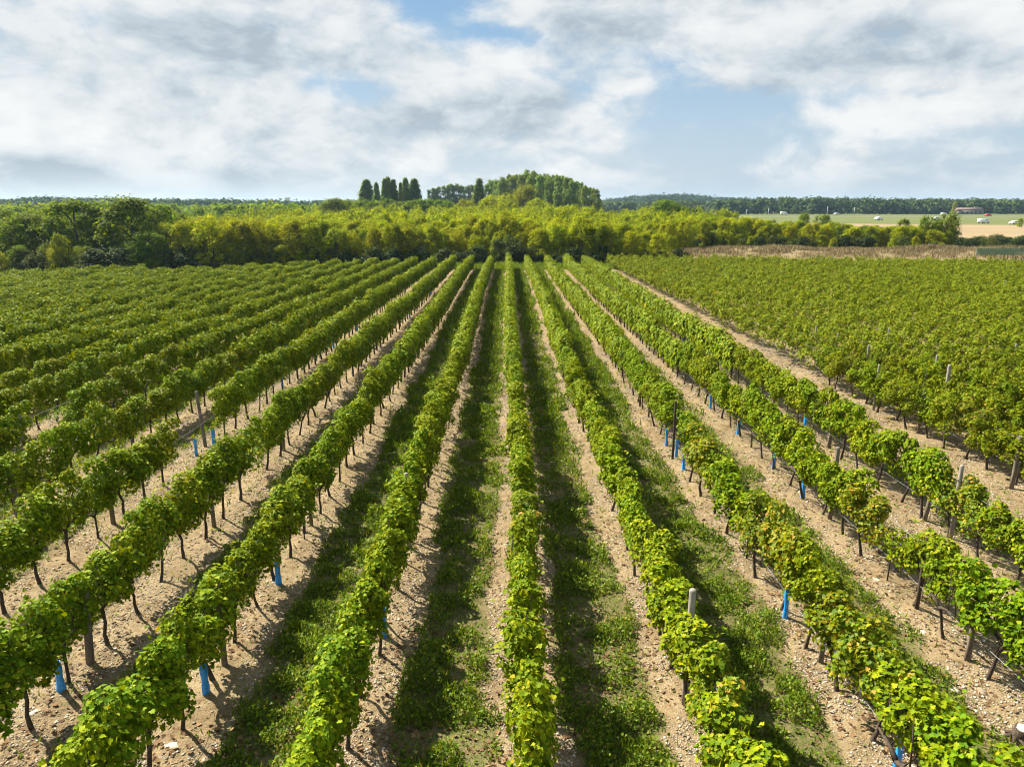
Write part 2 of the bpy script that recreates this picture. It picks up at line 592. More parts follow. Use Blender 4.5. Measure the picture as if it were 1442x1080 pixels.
def ground_material():
    m, N = material('stony_soil')
    g = N.new('ShaderNodeNewGeometry')
    pos = g.outputs['Position']
    att = N.new('ShaderNodeAttribute', attribute_name='green')
    n1 = N.noise(pos, 0.9, 6, 0.6)
    n2 = N.noise(pos, 7.0, 6, 0.65)
    n3 = N.noise(pos, 34.0, 4, 0.6)
    soil = N.ramp(N.m('ADD', N.m('MULTIPLY', n1, 0.45), N.m('MULTIPLY', n2, 0.55)),
                  [(0.34, (0.10, 0.070, 0.036)), (0.47, (0.215, 0.158, 0.082)), (0.64, (0.32, 0.247, 0.142))])
    vor = N.new('ShaderNodeTexVoronoi')
    vor.inputs['Scale'].default_value = 26
    N.put(vor.inputs['Vector'], N.vm('ADD', pos, N.noise(pos, 12, 2, 0.5, color=True)))
    sepc = N.new('ShaderNodeSeparateColor')
    N.put(sepc.inputs[0], vor.outputs['Color'])
    isst = N.m('MULTIPLY', N.smooth(sepc.outputs[0], 0.62, 0.70), N.smooth(vor.outputs['Distance'], 0.42, 0.30))
    stone = N.ramp(sepc.outputs[1], [(0.0, (0.19, 0.135, 0.08)), (0.6, (0.33, 0.26, 0.175)), (1.0, (0.47, 0.41, 0.33))])
    soil = N.mix(isst, soil, stone)
    soil = N.mix(N.smooth(n3, 0.35, 0.5, 0.45, 0.0), soil, (0.13, 0.085, 0.05))
    turf = N.ramp(N.m('ADD', N.m('MULTIPLY', n2, 0.5), N.m('MULTIPLY', n3, 0.5)),
                  [(0.3, (0.040, 0.055, 0.010)), (0.55, (0.070, 0.088, 0.016)), (0.75, (0.13, 0.12, 0.04))])
    c = N.mix(N.m('MULTIPLY', att.outputs['Fac'], N.smooth(n2, 0.36, 0.56, 0.35, 0.95)), soil, turf)
    h = N.m('ADD', N.m('MULTIPLY', isst, 0.6), N.m('ADD', N.m('MULTIPLY', n2, 0.8), N.m('MULTIPLY', n3, 0.7)))
    finish(N, principled(N, c, 0.95, 0.1, bump(N, h, 0.9, 0.04)))
    return m


me = mesh_np('ground', np.stack([gx, gy, gz], 1), gf, ground_material(), True)
gr = green_amount(gx, gy)
gr = np.where(gy > 97, 0.55 + 0.4 * fbm(gx * 0.1, gy * 0.1, 77, 3), gr)
gr = np.where((gx > 13) & (gy < FIELD_END), 0.0, gr)
gr = np.where((gx > 20) & (gy > 103) & (gy < 122), 0.15, gr)
at_ = me.attributes.new('green', 'FLOAT', 'POINT')
at_.data.foreach_set('value', gr.astype(np.float32))
tag(link('ground', me), 'stony brown vineyard soil with green strips between rows', None, None, 'structure')


def gz1(x, y):
    return float(ground_z(np.array([x], float), np.array([y], float))[0])


# ------------------------------------------------------------------ fields far off on the right
def sheet(name, quad, lift, stops, scale, label):
    m, N = material(name)
    pos = N.new('ShaderNodeNewGeometry').outputs['Position']
    n = N.m('ADD', N.m('MULTIPLY', N.noise(N.vm('MULTIPLY', pos, (0.25, 1, 1)), scale, 5, 0.65), 0.6), N.m('MULTIPLY', N.noise(pos, 1.7, 4, 0.6), 0.4))
    finish(N, principled(N, N.ramp(n, stops), 0.95, 0.1))
    (x0, y0), (x1, y1), (x2, y2), (x3, y3) = quad
    k = 24
    v, f = [], []
    for j in range(k + 1):
        for i in range(k + 1):
            a, b = i / k, j / k
            x = (x0 * (1 - a) + x1 * a) * (1 - b) + (x3 * (1 - a) + x2 * a) * b
            y = (y0 * (1 - a) + y1 * a) * (1 - b) + (y3 * (1 - a) + y2 * a) * b
            x += 0.9 * math.sin(y * 0.21)
            v.append((x, y, -SLOPE * 96 + lift))
    for j in range(k):
        for i in range(k):
            q = j * (k + 1) + i
            f.append((q, q + 1, q + k + 2, q + k + 1))
    tag(link(name, mesh_np(name, v, np.array(f), m)), label, None, None, 'structure')


sheet('far_meadow', ((at(1030, 330), 330), (at(1650, 250), 250), (at(1650, 640), 640), (at(960, 640), 640)), 0.05,
      [(0.3, (0.062, 0.085, 0.022)), (0.5, (0.095, 0.112, 0.033)), (0.7, (0.15, 0.145, 0.055))], 0.05, 'pale green meadow in front of the far tree line')
sheet('stubble_field', ((at(1180, 180), 176), (at(1650, 170), 168), (at(1650, 262), 262), (at(1100, 330), 310)), 0.10,
      [(0.3, (0.17, 0.125, 0.07)), (0.55, (0.24, 0.18, 0.10)), (0.75, (0.29, 0.225, 0.14))], 0.08, 'tan stubble field beyond the hedge')
sheet('farm_road', ((at(1040, 470), 470), (at(1650, 470), 470), (at(1650, 476), 476), (at(1040, 476), 476)), 0.12,
      [(0.3, (0.20, 0.19, 0.17)), (0.7, (0.30, 0.28, 0.25))], 0.3, 'narrow grey road crossing the far meadow')

# ------------------------------------------------------------------ leaves
HALF = np.array([(0.0, 0.0, 0.0), (0.30, -0.16, -0.03), (0.56, 0.20, 0.05), (0.36, 0.42, 0.05), (0.40, 0.74, -0.02), (0.15, 0.78, -0.03), (0.0, 1.06, -0.12)])
GRAPE = np.concatenate([HALF, HALF[1:-1] * np.array([-1, 1, 1])])          # 12 points, two folded halves
GRAPE_F = np.array([[0, 1, 2, 3, 4, 5, 6], [0, 6, 11, 10, 9, 8, 7]])
DIAMOND = np.array([(0, 0, 0), (0.42, 0.45, 0.06), (0, 1, -0.05), (-0.42, 0.45, 0.06)], float)
DIAMOND_F = np.array([[0, 1, 2], [0, 2, 3]])
BLADE = np.array([(-0.09, 0, 0), (0.09, 0, 0), (0.05, 0.6, 0.05), (0, 1, 0.16), (-0.05, 0.6, 0.05)], float)
BLADE_F = np.array([[0, 1, 2, 3, 4]])


def place_leaves(tmpl, faces, pos, nrm, tip, size):
    """a leaf at every pos, its face along nrm and its tip along tip"""
    n = len(pos)
    nrm = unit(nrm)
    tip = unit(tip - nrm * np.sum(tip * nrm, -1, keepdims=True))
    side = np.cross(tip, nrm)
    size = np.broadcast_to(size, (n,))[:, None, None]
    v = (tmpl[None, :, 0:1] * side[:, None] + tmpl[None, :, 1:2] * tip[:, None] + tmpl[None, :, 2:3] * nrm[:, None]) * size + pos[:, None]
    f = (faces[None] + (np.arange(n) * len(tmpl))[:, None, None])
    return v.reshape(-1, 3), f.reshape(-1, faces.shape[1])


def rand_dir(n):
    return unit(rng.normal(size=(n, 3)))


def vine_cloud(n, length=1.34, width=0.145, z0=0.54, z1=1.62, nb=14, shoots=7, inner=0.6):
    """leaf positions and facings for one vine on its wires: lumps of foliage and a few stray shoots"""
    bc = np.stack([rng.normal(0, width * 0.42, nb), np.linspace(-length / 2, length / 2, nb)[rng.permutation(nb)] + rng.normal(0, 0.05, nb),
                   z0 + 0.16 + (z1 - z0 - 0.3) * (rng.permutation(nb) + rng.random(nb)) / nb], 1)
    mid = np.argsort(np.abs(bc[:, 1]))[:4]
    bc[mid, 2] += 0.06
    br = rng.uniform(0.145, 0.24, nb)
    br[bc[:, 2] > z1 - 0.35] *= 0.85
    pick = rng.integers(0, nb, n * 3)
    d = rand_dir(n * 3)
    d[:, 2] = np.abs(d[:, 2]) * np.where(rng.random(n * 3) < 0.75, 1, -1)
    d = unit(d)
    p = bc[pick] + d * (br[pick] * rng.uniform(0.72, 1.12, n * 3))[:, None] * np.array([1.0, 1.0, 1.1])
    dist = np.linalg.norm(p[:, None] - bc[None], axis=-1) / br[None]
    dist[np.arange(len(p)), pick] = 9
    keep = (dist.min(1) > inner) & (p[:, 2] > z0 - 0.12)
    p, d = p[keep][:n], d[keep][:n]
    sp, sd = [], []
    for _ in range(shoots):
        b = np.array([rng.normal(0, width * 0.5), rng.uniform(-length / 2, length / 2), z1 - rng.uniform(0.12, 0.25)])
        g = unit(np.array([rng.normal(0, 0.45), rng.normal(0, 0.45), 1.0]))
        if rng.random() < 0.35:
            g = unit(np.array([rng.choice([-1, 1]) * 0.9, rng.normal(0, 0.4), 0.15]))
            b[2] -= rng.uniform(0.0, 0.5)
        L = rng.uniform(0.18, 0.42)
        for t in np.linspace(0.2, 1, 6):
            s = rand_dir(1)[0]
            sp.append(b + g * L * t + s * 0.03 + np.array([0, 0, -0.12 * t * t * L]))
            sd.append(s + np.array([0, 0, 0.6]))
    return np.concatenate([p, sp]), np.concatenate([d, unit(np.array(sd))])


def hedge_cloud(n, half=0.27, z0=0.48, z1=1.62, length=1.12):
    """leaf spots on the trimmed walls and top of one vine's stretch of hedge"""
    hz, zc = (z1 - z0) / 2, (z1 + z0) / 2
    th = rng.uniform(-0.75, 3.89, n)
    c, s_ = np.cos(th), np.sin(th)
    cx = np.sign(c) * np.abs(c) ** 0.55
    sz_ = np.sign(s_) * np.abs(s_) ** 0.7
    y = rng.uniform(-length / 2, length / 2, n)
    ph = rng.uniform(0, 6.28, 3)
    lump = 1 + 0.17 * np.sin(y * 6 + ph[0]) + 0.13 * np.sin(y * 11 + th * 2 + ph[1]) + rng.normal(0, 0.15, n)
    inside = rng.random(n) < 0.34
    lump = np.where(inside, lump * rng.uniform(0.1, 0.7, n), lump)
    p = np.stack([cx * half * lump, y, zc + sz_ * hz * (1 + (lump - 1) * 0.62)], 1)
    d = unit(np.stack([cx / half, rng.normal(0, 0.8, n), sz_ / hz * 1.3], 1))
    return p, d, np.where(inside, 2.0, 1.0)  # inner leaves oversized: an unseen core shaped to stop light leaking through


SUNV = np.array([math.sin(SUN_AZ) * math.cos(SUN_EL), math.cos(SUN_AZ) * math.cos(SUN_EL), math.sin(SUN_EL)])


def leaf_facing(d, loose=0.75, up=0.40):
    n = len(d)
    nrm = unit(d * 0.85 + np.array([0, 0, up]) + SUNV * 0.2 + rand_dir(n) * loose)
    tip = unit(d * 0.55 + np.array([0, 0, -0.75]) + rand_dir(n) * 0.6)
    return nrm, tip


def vine_foliage(name, mat, n=430, **kw):
    p, d = vine_cloud(n, **kw)
    nrm, tip = leaf_facing(d)
    v, f = place_leaves(GRAPE, GRAPE_F, p, nrm, tip, rng.uniform(0.034, 0.070, len(p)))
    return mesh_np(name, v, f, mat)


def vine_trunk(name):
    s = Shape()
    lean = rng.normal(0, 0.09, 2)
    pts = [(0, 0, -0.05)]
    h = rng.uniform(0.62, 0.72)
    for t in (0.12, 0.35, 0.6, 0.82, 1.0):
        pts.append((lean[0] * t * 0.8 + rng.normal(0, 0.010), lean[1] * t * 1.5 + rng.normal(0, 0.014), h * t))
    s.tube(pts, [0.042, 0.034, 0.027, 0.025, 0.028, 0.034], 7)
    top = np.array(pts[-1])
    for sg in (-1, 1):
        arm = [top + np.array([0, 0, -0.02])]
        for t in (0.3, 0.65, 1.0):
            arm.append(top + np.array([rng.normal(0, 0.015), sg * 0.46 * t, 0.10 * math.sin(t * 2.2) + rng.normal(0, 0.012)]))
        s.tube(arm, [0.032, 0.024, 0.018, 0.012], 6)
        for t in (1, 2, 3):
            b = arm[t]
            e = b + np.array([rng.normal(0, 0.08), rng.normal(0, 0.06), rng.uniform(0.4, 0.7)])
            s.tube([b, (b + e) / 2 + rng.normal(0, 0.02, 3), e], [0.010, 0.008, 0.005], 5)
    return s.mesh(name, M_vinebark, True)


N_VAR = 14
foliage = [vine_foliage('foliage', M_vine, int(rng.integers(2100, 2300)), z1=rng.uniform(1.52, 1.72), nb=int(rng.integers(12, 16))) for _ in range(N_VAR)]
foliage_y = [vine_foliage('foliage', M_vine_yellow, 2100, z1=rng.uniform(1.52, 1.68)) for _ in range(3)]
foliage_b = [vine_foliage('foliage', M_vine_block, 2100, width=0.46, z0=0.40, z1=rng.uniform(1.5, 1.68), nb=16) for _ in range(8)]
trunks = [vine_trunk('trunk') for _ in range(7)]

GAPS = [(-4, 17.7, 20.5), (2, 17.9, 19.35), (3, 12.0, 12.75), (-6, 18.6, 21.0), (0, 0.0, 0.0), (100, 15.6, 16.6), (-3, 16.9, 17.2)]
YELLOW = [(2, 8.6), (2, 11.7), (2, 7.6), (3, 12.9), (4, 13.4), (1, 7.6), (2, 16.0), (100, 18.9), (0, 12.5)]
GUARDS = [(88, 977, 'bright blue guard at lower left beside the thick leaning post'),
          (291, 980, 'blue guard low in the second left row, in front of the brown post'),
          (393, 826, 'blue guard half hidden under the second left row'),
          (541, 900, 'blue guard peeping from under the first left row'),
          (277, 643, 'upright blue guard in the left gap below the bare wires'),
          (302, 629, 'wide-footed blue guard by the leaning grey post in the left gap'),
          (398, 547, 'blue guard on bare soil beside the fourth left row beyond the gap'),
          (403, 495, 'blue guard under the fifth left row, above another guard'),
          (336, 531, 'blue guard hidden in shade under the fifth left row'),
          (470, 491, 'blue guard with a neighbour in the fourth left row, the farther one'),
          (445, 508, 'blue guard with a neighbour in the fourth left row, the nearer one'),
          (452, 462, 'far blue guard under the fifth left row'),
          (584, 512, 'blue guard on the grass side of the second left row'),
          (503, 466, 'far blue guard under the fourth left row'),
          (577, 449, 'far blue guard under the third left row'),
          (608, 415, 'farthest blue guard under the third left row'),
          (817, 586, 'blue guard mostly hidden by the first right row'),
          (938, 630, 'tall blue guard just before the slim dark post at the right gap'),
          (952, 646, 'blue guard beside the base of the slim dark post'),
          (962, 664, 'squat blue guard nearest of the three at the right gap'),
          (1000, 509, 'blue guard on sandy soil under the fourth right row, far half'),
          (1060, 557, 'blue guard in a break of the fourth right row foliage'),
          (1132, 611, 'large blue guard by the tall grey post in the fourth right row'),
          (1039, 614, 'low blue guard under the third right row leaves'),
          (1000, 577, 'pale blue guard nearly buried in the third right row'),
          (1089, 662, 'blue guard in the middle of the third right row'),
          (1130, 704, 'bright blue guard left of the post with pale top'),
          (962, 481, 'small blue guard at the far half of the fourth right row'),
          (902, 479, 'small blue guard at the far half of the third right row'),
          (850, 431, 'far blue guard on the sandy track under the third right row'),
          (890, 429, 'left one of two far blue guards in the fourth right row'),
          (897, 432, 'right one of two far blue guards in the fourth right row'),
          (1105, 874, 'lone blue guard on the bare soil beside the yellowing vine'),
          (1262, 1085, 'blue guard cut by the bottom edge at the lower right')]
vines = []                                        # (row, x, y)
for k in sorted(ROWS):
    off = rng.uniform(0, 1)
    end = FIELD_END - 0.25 * max(0.0, -ROWS[k] - 8) + (9.0 if ROWS[k] < -43 else rng.uniform(-0.5, 0.5))
    y = 3.4 + off
    while y < end:
        if not any(g[0] == k and g[1] < y < g[2] for g in GAPS):
            vines.append((k, float(row_x(k, y)) + rng.normal(0, 0.03), y))
        y += rng.normal(1.0, 0.05)
for j in range(70):
    x0 = BLOCK_X0 + j * BLOCK_STEP
    y = 9 + rng.uniform(0, 1)
    while y < FIELD_END + 4.0 - 0.19 * (x0 - BLOCK_X0):
        if not any(g[0] == 100 + j and g[1] < y < g[2] for g in GAPS):
            vines.append((100 + j, x0 + rng.normal(0, 0.07), y))
        y += rng.normal(1.0, 0.06)


def in_view(x, y, z=1.3, m=60):
    c, s = math.cos(YAW), math.sin(YAW)
    X, Y, Z = x * c - y * s, x * s + y * c, z - SLOPE * y - CAM_H
    dep = Y * math.cos(PITCH) - Z * math.sin(PITCH)
    if dep < 1:
        return None
    u, v = 721 + FPX * X / dep, 540 - FPX * (Y * math.sin(PITCH) + Z * math.cos(PITCH)) / dep
    mm = m + 500 / dep
    return dep if -mm < u < 1442 + mm and v < 1080 + mm * 1.2 else None


seen = []
for k, x, y in vines:
    d = in_view(x, y)
    if d is not None:
        seen.append((d, k, x, y))
seen.sort()
near, rest = seen[:300], seen[300:]

NTH = ['', 'first', 'second', 'third', 'fourth', 'fifth', 'sixth', 'seventh', 'eighth', 'ninth', 'tenth', 'eleventh', 'twelfth']


def row_words(k):
    if k == 0:
        return 'the centre row'
    if k == 100:
        return 'the dense right block, edging the bare lane'
    if k > 100:
        return 'the dense right block, behind its edge row'
    return 'the %s row %s of the centre row' % (NTH[abs(k)] if abs(k) < 13 else 'far', 'right' if k > 0 else 'left')


protos = {}


def vine_proto(fol, tr):
    key = (fol.name, tr.name)
    if key not in protos:
        r = empty('grapevine')
        tag(r, 'x', 'grapevine')
        link('trunk', tr, r)
        link('foliage', fol, r)
        protos[key] = r
        return r, True
    return protos[key], False


for d, k, x, y in near:
    yel = any(r == k and abs(y - yy) < 0.62 for r, yy in YELLOW)
    fol = foliage_y[rng.integers(3)] if yel else (foliage_b[rng.integers(len(foliage_b))] if k >= 100 else foliage[rng.integers(N_VAR)])
    tr = trunks[rng.integers(len(trunks))]
    if yel:
        lab, grp = 'yellowing grapevine near the camera in ' + row_words(k), 'yellowing vines, ' + row_words(k)
    else:
        lab, grp = 'green grapevine near the camera in ' + row_words(k), 'near vines of ' + row_words(k)
    swell = 0.93 + 0.20 * float(vnoise(np.array([y * 0.45]), np.array([k * 3.7]), 3)[0])
    sc = (rng.uniform(0.8, 1.2), rng.uniform(0.95, 1.08), swell * rng.uniform(0.93, 1.06))
    if k < 100 and rng.random() < 0.06:
        sc = (0.75, 0.9, 0.9 * swell)
    rz = (math.pi if rng.random() < 0.5 else 0.0) + rng.normal(0, 0.09)
    p, fresh = vine_proto(fol, tr)
    loc = (x, y, gz1(x, y) - 0.0)
    if fresh:
        p.location, p.scale, p.rotation_euler = loc, sc, (0, 0, rz)
        p['label'], p['group'] = lab, grp
    else:
        copy_tree(p, loc, rz, sc, lab, grp)

# every vine farther off: one mass of leaves
V, F, n0 = [], [], 0
VB, FB, nb0 = [], [], 0
TR = Shape()
for d, k, x, y in rest:
    blk = k >= 100
    n = int(np.clip(16500 / d, 380, 520) * (0.85 if blk else 1.0))
    sz = np.clip(0.095 + d * 0.0010, 0.12, 0.17)
    swell = 0.93 + 0.20 * float(vnoise(np.array([y * 0.45]), np.array([k * 3.7]), 3)[0])
    if blk:
        p, dd = vine_cloud(n, width=0.46, z0=0.5, z1=rng.uniform(1.35, 1.78), nb=9, shoots=4)
        big = 1.0
    else:
        p, dd, big = hedge_cloud(n, half=rng.uniform(0.18, 0.27), z0=0.42, z1=rng.uniform(1.50, 1.78))
    nrm, tip = leaf_facing(dd, 0.65 if blk else 0.40, 0.65 if blk else 0.30)
    p = p * np.array([1, 1, swell]) + np.array([x, y, gz1(x, y)])
    v, f = place_leaves(DIAMOND, DIAMOND_F, p, nrm, tip, rng.uniform(0.75, 1.2, len(p)) * sz * big * (0.85 if blk else 0.95))
    if blk:
        VB.append(v)
        FB.append(f + nb0)
        nb0 += len(v)
    else:
        V.append(v)
        F.append(f + n0)
        n0 += len(v)
        if d < 62:
            TR.tube([(x, y, gz1(x, y) - 0.05), (x + rng.normal(0, .04), y + rng.normal(0, .05), gz1(x, y) + 0.75)], [0.045, 0.035], 5, False)
fv = mesh_np('distant_vines', np.concatenate(V + VB + TR.v), [np.concatenate(F), np.concatenate(FB) + n0, np.concatenate(TR.q) + n0 + nb0], M_vine)
fv.materials.append(M_vine_block)
fv.materials.append(M_vinebark)
nf, nfb, nq = sum(len(f) for f in F), sum(len(f) for f in FB), sum(len(q) for q in TR.q)
fv.polygons.foreach_set('material_index', np.concatenate([np.zeros(nf), np.ones(nfb), np.full(nq, 2)]).astype(np.int32))
tag(link('distant_vines', fv), 'mass of green vine rows filling the far two thirds of the vineyard', 'grapevines', None, 'stuff')

# ------------------------------------------------------------------ weeds between the rows
P, S = [], []
for y0, y1, dens, size in ((5.5, 13, 3000, 0.042), (13, 22, 1700, 0.056), (22, 40, 700, 0.085), (40, FIELD_END + 14, 190, 0.15)):
    xa, xb = -min(0.78 * y1 + 2, 46), min(0.78 * y1 + 2, 13.2 if y1 < 80 else 40)
    n = int((xb - xa) * (y1 - y0) * dens)
    x, y = rng.uniform(xa, xb, n), rng.uniform(y0, y1, n)
    g = green_amount(x, y)
    tuft = fbm(x * 2.6, y * 2.6, 61, 3)
    keep = (rng.random(n) < g * np.clip((tuft - 0.33) * 3.4, 0.05, 1)) & (np.abs(x) < 0.8 * y + 2.5)
    keep |= (rng.random(n) < 0.012) & (x < 13) & (y < 30) & (np.abs(x) < 0.8 * y + 2.5)
    x, y, t = x[keep], y[keep], tuft[keep]
    h = rng.random(len(x)) ** 1.6 * (0.03 + 0.62 * np.clip(t - 0.42, 0, 1))
    P.append(np.stack([x, y, ground_z(x, y) + micro_z(x, y) + h + 0.008], 1))
    S.append(size * rng.uniform(0.6, 1.5, len(x)))
P, S = np.concatenate(P), np.concatenate(S)
n = len(P)
nrm = unit(np.array([0, 0, 0.8]) + rand_dir(n) * 0.75)
tip = rand_dir(n) + np.array([0, 0, 0.5])
half = rng.random(n) < 0.6
v1, f1 = place_leaves(DIAMOND, DIAMOND_F, P[half], nrm[half], tip[half], S[half])
v2, f2 = place_leaves(BLADE, BLADE_F, P[~half] - np.array([0, 0, 0.02]), rand_dir((~half).sum()) * np.array([1, 1, 0.2]), tip[~half] * np.array([0.6, 0.6, 1]) + np.array([0, 0, 0.5]), S[~half] * 2.0)
gm = mesh_np('grass', np.concatenate([v1, v2]), [f1, f2 + len(v1)], M_grass)
tag(link('grass', gm), 'low green weeds and grass growing in strips between the vine rows', 'grass', None, 'stuff')

# ------------------------------------------------------------------ gravel
OCT = np.array([(1, 0, 0), (0, 1, 0), (-1, 0, 0), (0, -1, 0), (0, 0, 0.75), (0, 0, -0.75)], float)
OCT_F = np.array([(0, 1, 4), (1, 2, 4), (2, 3, 4), (3, 0, 4), (1, 0, 5), (2, 1, 5), (3, 2, 5), (0, 3, 5)])


def pebbles(name, x, y, s):
    n = len(x)
    v = OCT[None] * rng.uniform(0.55, 1.15, (n, 6, 1)) + rng.normal(0, 0.12, (n, 6, 3))
    a = rng.uniform(0, 6.28, n)
    ca, sa = np.cos(a)[:, None], np.sin(a)[:, None]
    v = np.stack([v[..., 0] * ca - v[..., 1] * sa, v[..., 0] * sa + v[..., 1] * ca, v[..., 2] * rng.uniform(0.45, 0.85, (n, 1))], -1) * s[:, None, None]
    z = ground_z(x, y) + micro_z(x, y) + s * 0.12
    v += np.stack([x, y, z], 1)[:, None]
    f = OCT_F[None] + (np.arange(n) * 6)[:, None, None]
    return mesh_np(name, v.reshape(-1, 3), f.reshape(-1, 3), M_stone)


n = 420000
y = 5.8 + 32 * rng.random(n) ** 1.8
x = rng.uniform(-1, 1, n) * np.minimum(0.78 * y + 1.5, 16)
g = green_amount(x, y)
clump = fbm(x * 1.6, y * 1.6, 91, 3)
k = (rng.random(n) > g * 1.5 + 0.05) & (rng.random(n) < np.clip((clump - 0.3) * 3.2, 0.05, 1))
x, y = x[k], y[k]
s = 0.006 + 0.026 * rng.random(len(x)) ** 6 + 0.0006 * y
tag(link('gravel', pebbles('gravel', x, y, s)), 'pale limestone gravel strewn over the bare soil under the vines', 'gravel', None, 'stuff')

n = 26000
y = 5.8 + 30 * rng.random(n) ** 1.6
x = rng.uniform(-1, 1, n) * np.minimum(0.78 * y + 1.5, 16)
k = fbm(x * 1.1, y * 0.8, 123, 3) > 0.47
x, y = x[k], y[k]
p = np.stack([x, y, ground_z(x, y) + micro_z(x, y) + 0.012], 1)
v, f = place_leaves(GRAPE, GRAPE_F, p, np.array([0, 0, 1.0]) + rand_dir(len(x)) * 0.5, rand_dir(len(x)), rng.uniform(0.03, 0.075, len(x)))
M_litter = leaf_material('fallen_leaf', [(0.0, (0.07, 0.042, 0.02)), (0.5, (0.15, 0.095, 0.045)), (1.0, (0.26, 0.18, 0.08))], 0.1, (1, 1, 1), 0.8, 0.1)
tag(link('fallen_leaves', mesh_np('fallen_leaves', v, f, M_litter)), 'brown fallen vine leaves scattered over the soil', 'leaf litter', None, 'stuff')

# single rocks that stand out, at photo positions
ROCKS = [((45, 1008), 0.13, 'flat pale rock lying near the lower left of the blue guard'), ((109, 957), 0.12, 'pale rock on the soil right of the leaning thick post'),
         ((219, 843), 0.10, 'lone dark-shadowed stone between the second and third left rows'), ((1234, 818), 0.11, 'white rock near the thin stake below the wires'),
         ((1383, 976), 0.14, 'white rock lying on the bare soil above the cut stump'), ((1345, 974), 0.09, 'small white rock beside a bigger white rock'),
         ((1300, 892), 0.10, 'white stone left of the grey wooden post'), ((1346, 938), 0.11, 'flat white stone at the foot of the grey wooden post'),
         ((1350, 912), 0.12, 'broad pale stone between the post and a vine trunk'), ((977, 1058), 0.09, 'small pale stone in the lower middle soil track'),
         ((243, 1054), 0.16, 'large broken pale rock at the foot of a vine trunk'), ((230, 1070), 0.12, 'pale rock in front of the large broken rock'),
         ((1152, 970), 0.08, 'narrow pale stone slab on the soil beside the second right row'), ((1297, 885), 0.05, 'small reddish brick shard on the bare soil')]
for i, ((u, v), r, lab) in enumerate(ROCKS):
    x, y = on_field(u, v)
    bmv = []
    s = Shape()
    th = np.arange(9) / 9 * 6.283
    jit = rng.uniform(0.7, 1.2, (5, 9))
    prof = [(0.75, -0.35), (1.0, 0.0), (0.92, 0.28), (0.55, 0.48), (0.12, 0.52)]
    ang = rng.uniform(0, 6.28)
    rings = []
    for (rr, zz), j in zip(prof, jit):
        rx, ry = np.cos(th) * rr * j * 1.3, np.sin(th) * rr * j * 0.8
        rings.append(np.stack([rx * math.cos(ang) - ry * math.sin(ang), rx * math.sin(ang) + ry * math.cos(ang), zz + rng.normal(0, 0.05, 9)], 1) * r * 0.6)
    s.loft(rings)
    o = link('rock', s.mesh('rock', M_roof if 'brick' in lab else M_stone), None, (x, y, gz1(x, y) + 0.02))
    tag(o, lab, 'rock')

# ------------------------------------------------------------------ posts, guards, wires
def nearest_row(x):
    return min(ROWS, key=lambda k: abs(ROWS[k] - x))


def make_post(u, v, h, r, label, mat=M_wood, top_seen=False, thing='vineyard_post', group=None, lean=(0, 0), snap=True):
    x, y = on_field(u, v, h) if top_seen else on_field(u, v)
    if not top_seen and h > 1.2 and 1.69 > h:
        h = 1.42
    if top_seen and snap and x < 12:
        x = float(row_x(nearest_row(x), y))
    if top_seen and x > 12:
        x = BLOCK_X0 + BLOCK_STEP * max(0, round((x - BLOCK_X0) / BLOCK_STEP))
    s = Shape()
    pts = [(lean[0] * t * h, lean[1] * t * h, -0.1 + (h + 0.1) * t) for t in (0, 0.3, 0.65, 0.985, 1.0)]
    s.tube(pts, np.array([1.06, 1.0, 0.97, 0.94, 0.85]) * r, 9)
    o = link(thing, s.mesh(thing, mat, False), None, (x, y, gz1(x, y)))
    return tag(o, label, 'post', group)


POSTS = [(127, 937, 1.6, 0.06, 'thick leaning wooden post beside the lower left blue guard', (0.05, 0.05)),
         (317, 940, 1.6, 0.045, 'brown post in the second left row above the lower blue guard', (0, 0.03)),
         (302, 744, 1.6, 0.045, 'brown post in the middle of the third left row', (0, 0)),
         (400, 637, 1.7, 0.05, 'pale post rising above the third left row beyond the gap', (0, 0)),
         (439, 744, 1.6, 0.04, 'brown post under the second left row near a yellow leaf cluster', (0, 0)),
         (290, 630, 1.75, 0.05, 'leaning grey post holding bare wires in the left gap', (-0.08, 0.05)),
         (160, 738, 1.6, 0.05, 'brown post under the fourth left row close to the camera', (0, 0)),
         (188, 633, 1.6, 0.05, 'brown post under the fifth left row', (0, 0)),
         (28, 735, 1.6, 0.06, 'grey post under the fifth left row at the picture edge', (0, 0)),
         (947, 648, 1.75, 0.035, 'slim dark metal post at the gap in the second right row', (0, 0)),
         (901, 574, 1.75, 0.035, 'slim dark post poking above the second right row', (0, 0)),
         (1155, 938, 1.6, 0.04, 'brown post beside a vine trunk in the second right row', (0, 0)),
         (1051, 790, 1.3, 0.02, 'thin stake under the second right row', (0, 0)),
         (1361, 935, 1.65, 0.045, 'grey wooden post among white stones in the third right row', (0, 0)),
         (1290, 861, 1.6, 0.035, 'short brown post below the orange-leaved vine', (0, 0)),
         (1249, 820, 1.1, 0.015, 'thin metal stake standing under the bare wires', (0, 0)),
         (1168, 735, 1.8, 0.05, 'brown post with pale top in the third right row', (0, 0)),
         (1167, 634, 1.85, 0.05, 'tall grey post in the fourth right row behind the blue guard', (0, 0)),
         (1300, 736, 1.6, 0.05, 'leaning brown post under the fourth right row', (0.12, 0)),
         (1424, 688, 1.6, 0.05, 'pale post at the near corner of the dense right block', (0, 0)),
         (1293, 610, 1.55, 0.04, 'brown post in the edge row of the dense right block', (0, 0)),
         (289, 762, 1.0, 0.018, 'thin pair of twigs beside the third left row post', (0.1, 0)),
         (429, 762, 1.0, 0.015, 'thin stake under the second left row', (0, 0))]
for u, v, h, r, lab, lean in POSTS:
    thin = r < 0.03
    make_post(u, v, h, r, lab, M_wood if r > 0.036 else M_vinebark, lean=lean, thing='vine_stake' if thin else 'vineyard_post')
